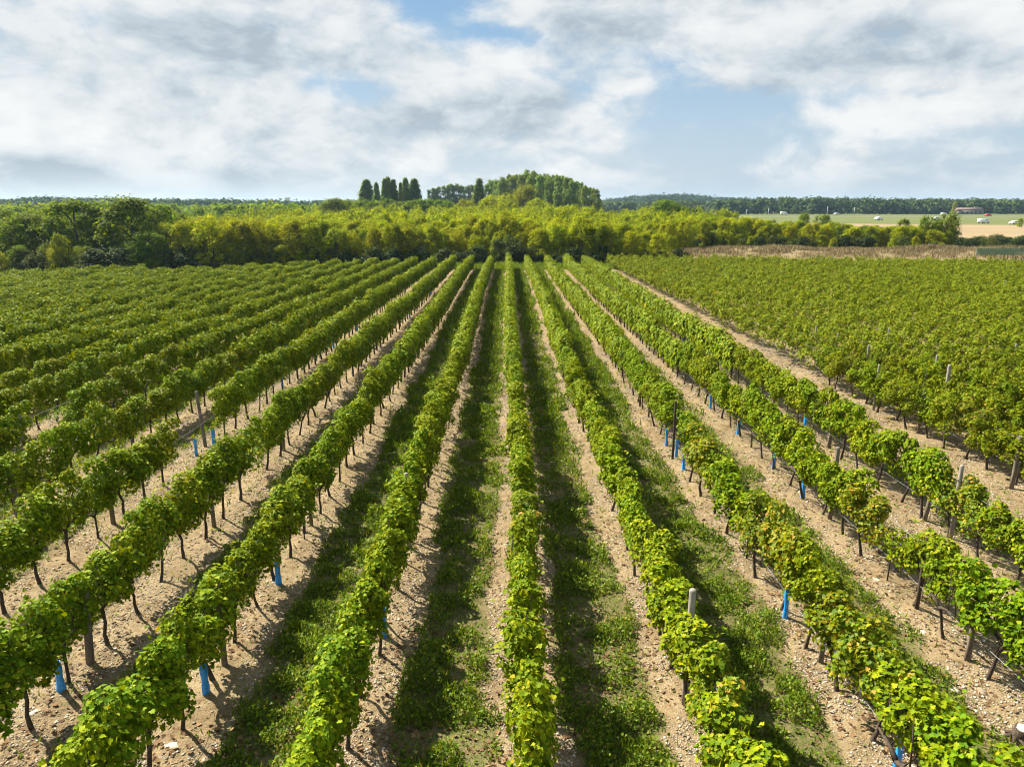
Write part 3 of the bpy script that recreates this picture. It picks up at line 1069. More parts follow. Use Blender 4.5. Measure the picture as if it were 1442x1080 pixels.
make_post(966, 830, 1.86, 0.052, 'grey round post standing above the first right row', M_woodgrey, True)
make_post(585, 666, 1.72, 0.045, 'grey post top showing in the first left row', M_woodgrey, True)
make_post(1313, 655, 1.72, 0.045, 'pale post top showing in the fourth right row', M_woodgrey, True)
make_post(72, 571, 1.72, 0.05, 'grey post top showing in the sixth left row', M_woodgrey, True)
BLOCKPOSTS = [(1178, 409), (1152, 459), (1208, 486), (1273, 462), (1210, 514), (1368, 514), (1418, 484), (1346, 500), (1287, 516), (1022, 385), (1054, 386), (1098, 381),
              (1112, 371), (1143, 401), (1182, 401), (1270, 371), (1282, 383), (1388, 372), (1361, 396), (1425, 375), (1430, 395), (1158, 470)]
for i, (u, v) in enumerate(BLOCKPOSTS):
    lab = 'pale post tip poking out of the dense right block foliage'
    if (u, v) == (1368, 514):
        lab = 'tallest white post standing out of the dense right block'
    if (u, v) == (1210, 514):
        lab = 'squat pale post near the lower edge of the dense right block'
    make_post(u, v, 1.64 if (u, v) != (1368, 514) else 1.95, 0.04 if (u, v) != (1368, 514) else 0.06, lab, M_woodgrey, True, group='post tips in the dense right block' if lab.startswith('pale post tip') else None)


def guard_meshes():
    s = Shape()
    th = np.arange(10) / 10 * 6.283
    rings = []
    for t in np.linspace(0, 1, 7):
        rr = 0.045 * (1 + 0.14 * math.sin(t * 9)) * (1.05 - 0.12 * t)
        wob = 1 + 0.18 * np.cos(th * 2 + t * 1.5) + rng.normal(0, 0.05, 10)
        rings.append(np.stack([np.cos(th) * rr * wob, np.sin(th) * rr * wob, np.full(10, t * 0.54 - 0.01) + (rng.normal(0, 0.015, 10) if t == 1 else 0)], 1))
    s.loft(rings, False)
    inner = [r * np.array([0.86, 0.86, 1]) for r in rings[::-1]]
    s.loft(inner, False)
    k = 10
    s.add(np.concatenate([rings[-1], inner[0]]), [(j, (j + 1) % k, k + (j + 1) % k, k + j) for j in range(k)])
    st = Shape()
    st.tube([(0.03, 0, -0.05), (0.032, 0.004, 0.35), (0.03, 0.01, 0.72)], 0.007, 5)
    p = np.array([(0, 0, 0.55), (0.02, 0.01, 0.60), (-0.03, 0.02, 0.62), (0.03, -0.02, 0.66), (0, 0, 0.70)])
    v, f = place_leaves(GRAPE, GRAPE_F, p, rand_dir(5) + np.array([0, 0, 0.8]), rand_dir(5), rng.uniform(0.06, 0.09, 5))
    return s.mesh('sleeve', M_blue, True), st.mesh('stake', M_wood), mesh_np('young_leaves', v, f, M_vine)


gsets = [guard_meshes() for _ in range(3)]
gprotos = []
for i, (u, v, lab) in enumerate(GUARDS):
    x, y = on_field(u, v)
    loc = (x, y, gz1(x, y) + 0.01)
    rz, sc = rng.uniform(0, 6.28), rng.uniform(0.95, 1.1)
    if len(gprotos) < 3:
        r = empty('vine_guard', loc, rz, sc)
        tag(r, lab, 'vine guard', 'blue plastic guards round young vines')
        for nme, m_ in zip(('sleeve', 'stake', 'young_leaves'), gsets[i % 3]):
            link(nme, m_, r)
        gprotos.append(r)
    else:
        copy_tree(gprotos[i % 3], loc, rz, sc, lab)

WIRES = [(-6, 14, 'bare trellis wires at the picture edge on the left'), (-5, 13, 'trellis wires of the fifth left row'), (-4, 12, 'bare trellis wires strung across the left gap'),
         (-3, 7, 'trellis wires of the third left row'), (-2, 6, 'trellis wires of the second left row'), (-1, 5, 'trellis wires of the first left row'),
         (1, 5, 'trellis wires of the first right row'), (2, 6, 'trellis wires at the gap by the slim dark post'),
         (3, 7, 'trellis wires bare beside the thin metal stake'), (4, 9, 'low trellis wires along the outermost thin row'), (100, 13, 'trellis wires at the near corner of the dense block')]
for k, y0, lab in WIRES:
    y1 = 45
    r = empty('trellis_wires', (ROWS.get(k, BLOCK_X0), y0, gz1(0, y0)))
    tag(r, lab, 'wires')
    for h in (0.52, 0.95, 1.25):
        s = Shape()
        s.tube([(float(row_x(k, yy)) - ROWS[k] if k in ROWS else 0, yy - y0, h - SLOPE * (yy - y0) - 0.02 * math.sin((yy - y0) * 0.6) ** 2) for yy in np.arange(y0, y1, 0.8)], 0.0035, 4)
        link('wire', s.mesh('wire', M_wire), r)

# cut stump at the lower right
x, y = on_field(1432, 1042)
r = empty('cut_stump', (x, y, gz1(x, y)))
tag(r, 'cut vine stump with a pale round sawn top and dark roots', 'stump')
s = Shape()
s.tube([(0, 0, -0.05), (0.01, 0, 0.08), (0.03, -0.02, 0.2)], [0.10, 0.085, 0.09], 12)
for a in np.arange(7) / 7 * 6.28:
    L = rng.uniform(0.18, 0.3)
    s.tube([(math.cos(a) * 0.06, math.sin(a) * 0.06, 0.07), (math.cos(a + .2) * L * 0.6, math.sin(a + .2) * L * 0.6, 0.04), (math.cos(a) * L, math.sin(a) * L, -0.02)], [0.03, 0.02, 0.008], 6)
link('stump', s.mesh('stump', M_vinebark, True), r)
s = Shape()
s.tube([(0.03, -0.02, 0.198), (0.03, -0.02, 0.215)], [0.088, 0.082], 14)
link('sawn_top', s.mesh('sawn_top', M_cut), r)

# ------------------------------------------------------------------ trees
def crown_cloud(n, h, w, base, shape, nb, rb, tall=1.0):
    """leaf spots on clumps of foliage spread through a crown h high, w wide from height base; shape: profile 0..1 -> relative radius"""
    t = rng.uniform(0.06, 0.95, nb)
    a = rng.uniform(0, 6.283, nb)
    rr = np.sqrt(rng.uniform(0.15, 1, nb)) * np.array([shape(q) for q in t]) * w / 2 * 0.78
    bc = np.stack([np.cos(a) * rr, np.sin(a) * rr, base + t * (h - base)], 1)
    br = rng.uniform(0.55, 1.4, nb) * rb
    pick = rng.integers(0, nb, n)
    d = rand_dir(n)
    d[:, 2] = np.abs(d[:, 2]) * np.where(rng.random(n) < 0.7, 1, -1)
    p = bc[pick] + d * (br[pick] * rng.uniform(0.5, 1.2, n))[:, None] * np.array([1, 1, tall])
    p[:, 2] = np.maximum(p[:, 2], 0.05)
    return p, d, bc


def crown_mesh(name, mat, n, h, w, base, shape, nb, rb, leaf):
    p, d, bc = crown_cloud(n, h, w, base, shape, nb, rb, 1.35 if mat is M_yellowtree else (2.2 if shape is COLUMN else 1.0))
    nrm = unit(d * 0.8 + np.array([0, 0, 0.65]) + rand_dir(n) * 0.6)
    tip = rand_dir(n) + np.array([0, 0, -0.2])
    v, f = place_leaves(DIAMOND, DIAMOND_F, p, nrm, tip, leaf * rng.uniform(0.6, 1.35, n))
    return mesh_np(name, v, f, mat), bc


def trunk_mesh(name, mat, bc, h, base, r0, limbs=7, stems=1):
    s = Shape()
    for q in range(stems):
        o = rng.normal(0, 0.35 if stems > 1 else 0.0, 2)
        pts = [(o[0] * 0.4, o[1] * 0.4, -0.2)] + [(o[0] * (0.4 + t) + rng.normal(0, 0.02 * h), o[1] * (0.4 + t) + rng.normal(0, 0.02 * h), h * t) for t in (0.1, 0.3, 0.55, 0.8)]
        s.tube(pts, np.array([1.25, 1, 0.75, 0.5, 0.2]) * r0 / math.sqrt(stems), 7)
        for j in rng.choice(len(bc), min(limbs, len(bc)), replace=False):
            e = bc[j]
            b = np.array([pts[2][0], pts[2][1], min(max(base * 0.9, e[2] - 0.25 * h), 0.7 * h)])
            i = np.clip(b[2] / h, 0.1, 0.8)
            b[:2] = np.array([np.interp(i, (0.1, 0.3, 0.55, 0.8), [p_[c] for p_ in pts[1:]]) for c in (0, 1)])
            s.tube([b, b * 0.5 + e * 0.5 + np.array([0, 0, 0.04 * h]), e], np.array([0.42, 0.28, 0.1]) * r0 / math.sqrt(stems), 5, False)
    return s.mesh(name, mat, True)


ROUND = lambda t: math.sqrt(max(0.0, 1 - (2 * t - 0.9) ** 2 / 1.25))
DOME = lambda t: math.sqrt(max(0.02, 1 - t ** 2.2))
COLUMN = lambda t: max(0.06, 1 - max(0, t - 0.25) / 0.78)
EGG = lambda t: min(1, 0.55 + t) * math.sqrt(max(0.03, 1 - max(0, (t - 0.35) / 0.68) ** 2))
KINDS = {   # name, category, leaf material, bark, leaves, height, width, crown base, profile, clumps, clump radius, leaf size, trunk radius, limbs, stems
    'thicket': ('young_tree', 'tree', M_yellowtree, M_bark, 6500, 6.0, 5.0, 0.3, DOME, 80, 0.42, 0.18, 0.09, 6, 3),
    'oak': ('broadleaf_tree', 'tree', M_oak, M_bark, 7500, 9.0, 8.4, 0.5, ROUND, 75, 0.85, 0.30, 0.24, 9, 1),
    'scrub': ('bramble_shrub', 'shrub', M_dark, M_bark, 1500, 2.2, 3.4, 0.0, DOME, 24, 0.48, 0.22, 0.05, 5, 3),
    'olive': ('scrub_bush', 'shrub', M_olive, M_bark, 1700, 3.0, 3.6, 0.1, DOME, 28, 0.50, 0.20, 0.06, 5, 4),
    'poplar': ('poplar_tree', 'tree', M_poplar, M_palebark, 9500, 19.0, 5.6, 0.5, COLUMN, 240, 0.44, 0.40, 0.26, 10, 1),
    'grove': ('grove_poplar', 'tree', M_poplar, M_palebark, 4200, 21.0, 5.4, 6.0, EGG, 62, 0.85, 0.48, 0.25, 9, 1),
}
variants = {}


def tree(kind, x, y, h, label, group=None, wide=1.0, mat=None):
    name, cat, lm, bk, n, H, Wd, base, shape, nb, rb, leaf, r0, limbs, stems = KINDS[kind]
    lm = mat or lm
    key = (kind, lm.name)
    pool = variants.setdefault(key, [])
    s = h / H
    sc = (s * wide * rng.uniform(0.9, 1.1), s * wide * rng.uniform(0.9, 1.1), s)
    loc = (x, y, gz1(x, y) - 0.05)
    if len(pool) < (6 if kind in ('thicket', 'oak', 'grove') else 4):
        cm, bc = crown_mesh('crown', lm, n, H, Wd, base, shape, nb, rb, leaf)
        r = empty(name, loc, rng.uniform(0, 6.28), sc)
        tag(r, label, cat, group)
        link('trunk' if cat == 'tree' else 'stem', trunk_mesh('trunk', bk, bc, H, max(base, 0.3), r0, limbs, stems), r)
        link('crown' if cat == 'tree' else 'foliage', cm, r)
        pool.append(r)
        return r
    r = copy_tree(pool[rng.integers(len(pool))], loc, rng.uniform(0, 6.28), sc, label)
    if group:
        r['group'] = group
    elif 'group' in r:
        del r['group']
    return r


def tree_at(kind, u, dist, v, label, group=None, wide=1.0, mat=None):
    x = at(u, dist)
    return tree(kind, x, dist, max(1.0, top_z(v, dist) - gz1(x, dist)), label, group, wide, mat)


# dark trees on the left beyond the vineyard
for u, d, v, w, lab in ((8, 104, 303, 0.9, 'dusky green tree at the left picture edge behind the vines'),
                        (38, 108, 300, 0.9, 'russet-tinged tree second from the left picture edge'),
                        (68, 112, 299, 0.85, 'grey-green tree with brownish top left of the wide round tree'),
                        (104, 108, 281, 1.0, 'wide round green tree standing tallest left of the twin dark trees'),
                        (148, 112, 287, 0.85, 'green tree between the wide round tree and the dark tree'),
                        (184, 104, 279, 0.95, 'tall dark green tree, top of the left wood'),
                        (214, 108, 288, 0.85, 'dark green tree leaning out on the right of the left wood'),
                        (232, 118, 300, 0.8, 'lower dark green tree at the right end of the left wood'),
                        (-28, 106, 300, 1.0, 'dark green tree cut by the left picture edge')):
    tree_at('oak', u, d, v, lab, None, w * 1.3)
for i in range(16):
    u = -60 + 310 * (i + rng.uniform(0.2, 0.8)) / 16
    tree_at('oak', u, rng.uniform(120, 150), 297 + rng.normal(0, 3), 'green tree in the shade behind the front trees of the left wood', 'rear trees of the left wood', 0.9)
tree_at('thicket', 76, 99, 327, 'bright yellow-lit ivy-clad small tree before the dark left trees', None, 1.0)
for u, d, v, k, lab in ((40, 97, 352, 'olive', 'low sunlit green bush left of the ivy-clad tree'),
                        (108, 96, 353, 'olive', 'small yellowish bush right of the ivy-clad tree'),
                        (128, 96.5, 348, 'scrub', 'rounded bush between the yellowish bush and the dark clump'),
                        (160, 97, 348, 'scrub', 'dark bushy clump before the tall dark tree'),
                        (206, 99, 322, 'oak', 'tall olive bush at the right foot of the left wood'),
                        (186, 98, 336, 'oak', 'olive green bush left of the tall olive bush')):
    tree_at(k, u, d, v, lab, None, 1.25)

# the yellow-green thicket
G1 = 'young trees of the yellow-green thicket'
G2 = 'dark brambles along the foot of the thicket'
TOP_U = (215, 260, 330, 400, 470, 500, 560, 600, 640, 700, 760, 800, 840, 880, 930, 980, 1030, 1060)
TOP_FRONT = (330, 328, 322, 316, 314, 314, 312, 314, 316, 318, 320, 320, 321, 322, 322, 324, 326, 328)
TOP_BACK = (298, 300, 299, 296, 295, 292, 291, 290, 290, 289, 289, 291, 296, 295, 290, 292, 299, 303)
cnt = 0
back = []
y = 101.5
while y < 240:
    step = 2.8 + (y - 100) * 0.022
    u_lo = 232 if y < 125 else 215
    u_hi = 950 if y < 118 else (1000 if y < 150 else 1040)
    x, x1 = at(u_lo, y), at(u_hi, y)
    while x < x1:
        xx, yy = x + rng.normal(0, 0.5), y + rng.normal(0, 0.9)
        u = 721 + (math.atan2(xx, yy) - YAW) * 1000
        ss = float(fbm(np.array([xx * 0.09]), np.array([yy * 0.09]), 13, 3)[0])
        q = min(1.0, max(0.0, (yy - 101) / 139)) ** 0.75
        vt = np.interp(u, TOP_U, TOP_FRONT) * (1 - q) + np.interp(u, TOP_U, TOP_BACK) * q
        h = max(2.0, top_z(vt + (0.5 - ss) * (46 - 26 * q) + rng.normal(0, 1.2), yy) - gz1(xx, yy))
        pal = float(vnoise(np.array([xx * 0.09]), np.array([yy * 0.09]), 19)[0])
        if yy > 131:
            back.append((xx, yy, h, 4.6 + (yy - 130) * 0.015, pal < (0.5 if u < 430 else 0.12)))
        elif u < 420 and pal < 0.62 and yy > 112:
            tree('oak', xx, yy, h * 0.95, 'green rounded tree in the mixed wood left of the thicket', 'green trees of the mixed left wood', 0.75)
        elif 0.22 < pal < 0.255 and yy > 104:
            tree('oak', xx, yy, h * 1.02, 'fresh green rounded tree standing inside the yellow-green thicket', 'green trees inside the thicket', 0.7)
        elif pal < 0.11:
            tree('olive', xx, yy, h * 0.8, 'dull olive bush growing among the yellow-green thicket', 'olive bushes in the thicket', 1.0)
        else:
            tree('thicket', xx, yy, h, 'yellow-green young tree in the thicket beyond the vineyard', G1, rng.uniform(0.95, 1.25))
            cnt += 1
        x += step * rng.uniform(0.85, 1.2)
    y += step * (1.0 if y < 130 else 1.35)
for u in np.concatenate([np.arange(-30, 430, 14), np.arange(430, 965, 13)]):
    left = u < 430
    d = 99 + rng.normal(0, 0.8) + (3 if u > 880 else 0) - (0.5 if left else 0)
    q = rng.random()
    uu = u + rng.normal(0, 3)
    if left and q < 0.42:
        tree_at('thicket', uu, d + 1, 346 + rng.normal(0, 7), 'sunlit yellowish bush along the foot of the left wood', 'sunlit bushes along the foot of the left wood', 1.25)
    elif left and q < 0.7:
        tree_at('oak', uu, d + 1, 344 + rng.normal(0, 8), 'round green bush along the foot of the left wood', 'round green bushes along the foot of the left wood', 1.0)
    elif q < 0.78:
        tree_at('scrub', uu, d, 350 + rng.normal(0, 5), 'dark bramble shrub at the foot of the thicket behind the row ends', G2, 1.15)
    else:
        tree_at('olive', uu, d + 1, 346 + rng.normal(0, 4), 'greyish scrub bush at the foot of the thicket', 'greyish scrub along the thicket foot', 0.9)

# round trees on the middle rise before the poplar grove
for u, d, v, w, lab in ((655, 250, 283, 1.0, 'round bright tree left of the central clump before the grove'),
                        (690, 240, 279, 1.0, 'yellowish domed tree in the clump before the grove'),
                        (712, 255, 277, 0.9, 'broad green tree behind the yellowish domed tree'),
                        (736, 262, 266, 1.0, 'tallest round green tree of the clump before the grove'),
                        (716, 232, 284, 0.9, 'low dense green tree at the foot of the central clump'),
                        (758, 250, 281, 1.0, 'green tree on the right shoulder of the central clump'),
                        (766, 236, 294, 0.8, 'small dark tree at the right end of the central clump'),
                        (625, 262, 283, 1.1, 'green tree below the distant row of poplars'),
                        (600, 265, 281, 1.0, 'dull green tree just right of the left poplars'),
                        (470, 230, 281, 1.1, 'green tree standing left of the left poplars'),
                        (492, 240, 283, 1.0, 'pale green tree touching the left poplars'),
                        (940, 212, 283, 1.2, 'flat-topped green tree rising from the right of the thicket')):
    tree_at('oak', u, d, v, lab, None, w * 1.35, M_yellowtree if 'yellowish' in lab or 'bright' in lab or 'clump' in lab and 'dark' not in lab else None)

# poplars
for u, v, w, lab in ((517, 255, 1.5, 'broad poplar, leftmost of the left group'), (531, 259, 0.8, 'slim poplar right of the broad leftmost one'),
                     (543, 254, 1.0, 'poplar left of the tallest one in the left group'), (547, 252, 0.9, 'tallest spire poplar of the left group'),
                     (555, 255, 1.0, 'poplar just right of the tallest spire'), (565, 259, 0.75, 'thin poplar between two gaps of sky'),
                     (572, 253, 0.95, 'tall narrow poplar second from the right of the left group'), (584, 254, 1.5, 'broad dark poplar, rightmost of the left group'),
                     (675, 254, 1.3, 'leafy poplar standing alone at the left end of the big grove')):
    tree_at('poplar', u, 300 + rng.normal(0, 6), v, lab, None, w * 1.5)
for i in range(46):
    u = 686 + (845 - 686) * (i + rng.uniform(0.1, 0.9)) / 46
    v = np.interp(u, (686, 700, 720, 740, 765, 790, 815, 835, 845), (258, 254, 250, 247.5, 248.5, 250.5, 258, 266, 271)) + rng.normal(0, 2.0)
    tree_at('grove', u, 335 + rng.normal(0, 16) - (u - 760) * 0.25, v, 'tall bare-stemmed poplar in the big grove on the skyline', 'poplars of the big grove', rng.uniform(0.75, 1.0))
for i in range(14):
    u = 603 + 66 * (i + rng.uniform(0.2, 0.8)) / 14
    tree_at('grove', u, 455, np.interp(u, (603, 630, 668), (268, 263, 262)) + rng.normal(0, 1), 'small far poplar in the row between the two poplar groups', 'far row of poplars', 0.9)

for i in range(18):
    u = 500 + 100 * (i + rng.uniform(0.1, 0.9)) / 18
    tree_at('oak', u, 268 + rng.normal(0, 6), 285 + rng.normal(0, 2), 'low green tree around the feet of the left poplars', 'low trees at the feet of the left poplars', 1.0)
# hedge and bushes on the right
for i in range(96):
    u = 958 + 390 * (i + rng.uniform(0.1, 0.9)) / 96
    d = rng.uniform(124, 150)
    v = np.interp(u, (965, 1050, 1150, 1240, 1300, 1345), (301, 303, 309, 313, 312, 317)) + abs(rng.normal(0, 3)) + (150 - d) * 0.15
    kind = rng.choice(['thicket', 'thicket', 'thicket', 'thicket', 'thicket', 'oak'])
    tree_at(kind, u, d, v, 'yellowish-green bush of the overgrown hedge above the dry bank', 'bushes of the overgrown hedge above the dry bank', 0.75 if kind == 'oak' else 1.3)
for i in range(26):
    u = 1350 + 130 * (i + rng.uniform(0.1, 0.9)) / 26
    d = rng.uniform(124, 150)
    tree_at(rng.choice(['olive', 'scrub']), u, d, 332 + rng.normal(0, 2) + (138 - d) * 0.15, 'low green bush in the hedge before the tan field', 'low hedge before the tan field', 1.4)
for i in range(22):
    u = 968 + 372 * (i + rng.uniform(0.1, 0.9)) / 22
    tree_at(rng.choice(['olive', 'thicket', 'scrub']), u, 121 + rng.normal(0, 1.0), 334 + rng.normal(0, 4), 'low shrub at the foot of the hedge on the dry bank', 'low shrubs at the foot of the hedge', 1.1)
for u, d, v, w, k, lab in ((1135, 215, 299, 1.0, 'oak', 'small dark round tree standing beside the meadow'),
                           (1160, 200, 301, 1.25, 'oak', 'dark broad bush at the top of the hedge'),
                           (1312, 130, 303, 0.8, 'oak', 'spiky dark green tree, left of the pair by the tan field'),
                           (1337, 130, 299, 0.9, 'oak', 'dense dark tree, right of the pair by the tan field'),
                           (1276, 132, 306, 0.7, 'oak', 'small upright dark tree in the hedge'),
                           (1441, 255, 305, 1.0, 'thicket', 'yellow-green bush at the right edge beside a white car'),
                           (1345, 590, 286, 0.8, 'thicket', 'pale yellow-green tree beside the far house')):
    tree_at(k, u, d, v, lab, None, w)


# ------------------------------------------------------------------ woods on the horizon
def wood(name, spots, mat, label, n=170, leaf=1.5, shape=ROUND, tall=1.0):
    V, F, k0 = [], [], 0
    for x, y, h, w in spots:
        p, d, _ = crown_cloud(n, h, w, h * 0.08, shape, 12 if n < 300 else 34, w * (0.2 if n < 300 else 0.11), tall)
        nrm = unit(d * 0.8 + np.array([0, 0, 0.4]) + rand_dir(n) * 0.5)
        p = p + np.array([x, y, gz1(x, y)])
        v, f = place_leaves(DIAMOND, DIAMOND_F, p, nrm, rand_dir(n), leaf * rng.uniform(0.7, 1.3, n))
        V.append(v)
        F.append(f + k0)
        k0 += len(v)
    tag(link(name, mesh_np(name, np.concatenate(V), np.concatenate(F), mat)), label, 'wood', None, 'stuff')


def line(u0, u1, d0, d1, n, v_of_u, dv=1.2, w=9.0):
    o = []
    for i in range(n):
        u, d = rng.uniform(u0, u1), rng.uniform(d0, d1)
        x = at(u, d)
        z = top_z(np.interp(u, *v_of_u) + abs(rng.normal(0, dv)), d)
        h = max(4.0, z - gz1(x, d))
        o.append((x, d, h, w * rng.uniform(0.7, 1.3)))
    return o


wood('thicket_interior', [b[:4] for b in back if not b[4]], M_yellowtree, 'yellow-green mass of young trees filling the thicket behind its front', 1000, 0.32, DOME, 1.3)
wood('mixed_wood_interior', [b[:4] for b in back if b[4]], M_oak, 'green mass of rounded trees behind the left part of the thicket', 560, 0.5, ROUND)
wood('left_horizon_wood', line(-120, 530, 620, 860, 330, ((-120, 0, 60, 110, 240, 330, 440, 530), (283, 284, 281, 282, 284, 284, 287, 284)), 1.4, 15), M_farwood, 'bluish wood along the left horizon', 150, 2.6)
wood('middle_distance_wood', line(215, 560, 270, 430, 190, ((215, 300, 380, 440, 560), (291, 290, 289, 291, 286)), 2.5, 9), M_oak, 'hazy green wood behind the mixed trees on the left', 190, 1.3)
wood('left_middle_wood', line(-160, 235, 230, 430, 120, ((-160, 0, 60, 235), (292, 292, 290, 290)), 2.5, 11), M_oak, 'green wood between the left trees and the left horizon', 190, 1.4)
wood('hill_wood', line(850, 1060, 1240, 1420, 240, ((850, 900, 945, 980, 1010, 1060), (284, 279.5, 276.5, 278.5, 282, 284)), 1.0, 22), M_farwood, 'dark blue wood covering the low hill right of the grove', 130, 4.0)
wood('right_horizon_wood', line(1010, 1560, 600, 720, 360, ((1010, 1100, 1200, 1290, 1380, 1442, 1560), (284, 281, 281.5, 284, 283, 284, 284)), 1.6, 13), M_farwood, 'dark tree line behind the far meadow on the right', 190, 2.2)
wood('back_wood', line(-260, 1700, 1500, 2100, 420, ((-260, 721, 1700), (285.5, 285.5, 285.5)), 1.0, 34), M_farwood, 'faintest strip of wood on the horizon', 70, 7.0)

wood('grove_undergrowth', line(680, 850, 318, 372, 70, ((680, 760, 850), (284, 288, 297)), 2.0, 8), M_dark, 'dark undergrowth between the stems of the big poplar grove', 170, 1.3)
wood('valley_wood', line(835, 1070, 640, 980, 130, ((835, 940, 1070), (286.5, 286, 287)), 1.0, 14), M_farwood, 'dark wood at the foot of the low hill', 150, 2.6)

# ------------------------------------------------------------------ dry grass bank
n = 52000
x = rng.uniform(18, 112, n)
y = 112 + 3 * np.sin(x * 0.05) + rng.normal(0, 3.4, n)
cl_ = fbm(x * 0.35, y * 0.5, 15, 3)
k = (rng.random(n) < np.clip((cl_ - 0.28) * 4, 0.12, 1)) & (rng.random(n) < np.clip((x - 18) / 10, 0.05, 1))
x, y, cl_ = x[k], y[k], cl_[k]
p = np.stack([x, y, ground_z(x, y) - 0.02], 1)
v, f = place_leaves(BLADE, BLADE_F, p, rand_dir(len(x)) * np.array([1, 1, 0.2]), np.array([0, 0, 1]) + rand_dir(len(x)) * 0.45, (0.35 + 0.85 * cl_) * rng.uniform(0.6, 1.3, len(x)) * 0.62)
tag(link('dry_grass', mesh_np('dry_grass', v, f, M_drygrass)), 'tawny dry grass covering the bank behind the dense right block', 'grass', None, 'stuff')
# green shade-netting fence on the bank
x0, x1, yy = at(1386, 104), at(1475, 104), 104.0
r = empty('netting_fence', (x0, yy, gz1(x0, yy)))
tag(r, 'green netting fence on posts at the right end of the dry bank', 'fence')
for i in range(6):
    px = (x1 - x0) * i / 5
    s = Shape()
    s.tube([(px, 0, -0.1), (px, 0, 1.7)], 0.035, 7)
    link('post', s.mesh('post', M_fencepost), r)
    if i < 5:
        s = Shape()
        a, b = px + 0.06, (x1 - x0) * (i + 1) / 5 - 0.06
        for zz in np.arange(0.75, 1.7, 0.06):
            sag = 0.05 * math.sin(i + zz * 3)
            s.tube([(a, 0.0, zz), ((a + b) / 2, 0.04, zz - 0.06 + sag), (b, 0.0, zz)], 0.016, 4, False)
        for xx in np.linspace(a, b, 26):
            s.tube([(xx, 0.02, 0.72 + rng.normal(0, .04)), (xx, 0.02, 1.66)], 0.013, 4, False)
        link('net_panel', s.mesh('net_panel', M_net), r)
# pale board by the thicket foot
x = at(931, 112)
s = Shape()
s.box((0, 0, 0.42), (2.2, 0.5, 0.10))
s.box((-0.85, 0, 0.18), (0.12, 0.4, 0.36))
s.box((0.85, 0, 0.18), (0.12, 0.4, 0.36))
tag(link('white_plank', s.mesh('white_plank', M_white), None, (x, 110, gz1(x, 110))), 'small white bench-like slab at the right foot of the thicket', 'plank')


# ------------------------------------------------------------------ vehicles, house, masts far away
def vehicle(name, cat, x, y, rz, paint, label, L=4.3, Wd=1.8, Ht=1.5, van=False):
    r = empty(name, (x, y, -SLOPE * 96 + 0.10), rz)
    tag(r, label, cat)
    if van:
        prof = [(-0.5, 0.22), (-0.5, 0.95), (-0.47, 1.0), (0.2, 1.0), (0.36, 0.58), (0.49, 0.48), (0.5, 0.22)]
    else:
        prof = [(-0.5, 0.25), (-0.5, 0.6), (-0.36, 0.66), (-0.26, 0.98), (0.08, 1.0), (0.24, 0.66), (0.46, 0.55), (0.5, 0.25)]
    pr = np.array(prof) * np.array([L, Ht])
    s = Shape()
    rings = []
    for q, ins in ((-0.5, 0.90), (-0.46, 1.0), (0.46, 1.0), (0.5, 0.90)):
        c = pr.mean(0)
        pp = c + (pr - c) * ins
        rings.append(np.stack([pp[:, 0], np.full(len(pp), q * Wd), pp[:, 1]], 1))
    s.loft(rings)
    link('body', s.mesh('body', paint), r)
    for sg in (-1, 1):
        s = Shape()
        if van:
            s.box((0.12 * L, sg * Wd * 0.503, 0.76 * Ht), (0.16 * L, 0.02, 0.22 * Ht))
        else:
            s.box((-0.09 * L, sg * Wd * 0.503, 0.80 * Ht), (0.30 * L, 0.02, 0.24 * Ht), taper=0.85)
        link('window', s.mesh('window', M_glass), r)
        for fx in (-0.3, 0.3):
            s = Shape()
            s.tube([(fx * L, sg * Wd * 0.42, 0.3), (fx * L, sg * Wd * 0.51, 0.3)], 0.32, 12)
            link('wheel', s.mesh('wheel', M_tyre), r)
    s = Shape()
    s.box((0.29 * L if van else 0.165 * L, 0, 0.79 * Ht), (0.03 * L, Wd * 0.8, 0.28 * Ht), 0)
    link('windscreen', s.mesh('windscreen', M_glass), r)


vehicle('parked_car', 'car', at(1240, 368), 368, 0.3, M_white, 'white car in the meadow left of the dark tree pair', 4.2, 1.9, 1.7)
vehicle('parked_van', 'van', at(1389, 306), 306, 0.2, M_white, 'white van at the edge of the tan field', 4.6, 2.0, 2.0, True)
vehicle('parked_car', 'car', at(1434, 288), 288, 0.1, M_white, 'low white car near the bush at the right edge', 4.2, 1.8, 1.5)
vehicle('parked_car', 'car', at(1394, 490), 490, 0.1, M_redcar, 'dark red car on the far meadow', 4.2, 1.8, 1.7)
vehicle('parked_car', 'car', at(1323, 370), 370, -0.2, M_greycar, 'silver car half hidden behind the dark tree pair', 4.3, 1.8, 1.6)
vehicle('parked_van', 'van', at(1105, 560), 560, 0.0, M_white, 'distant white van before the tree line', 5.0, 2.2, 2.4, True)
vehicle('parked_car', 'car', at(1180, 560), 560, 0.15, M_greycar, 'distant pale car in the meadow right of the white van', 4.6, 1.9, 1.6)
vehicle('parked_car', 'car', at(1331, 570), 570, 0.0, M_white, 'tiny white car by the tree line above the tree pair', 4.4, 1.9, 1.7)

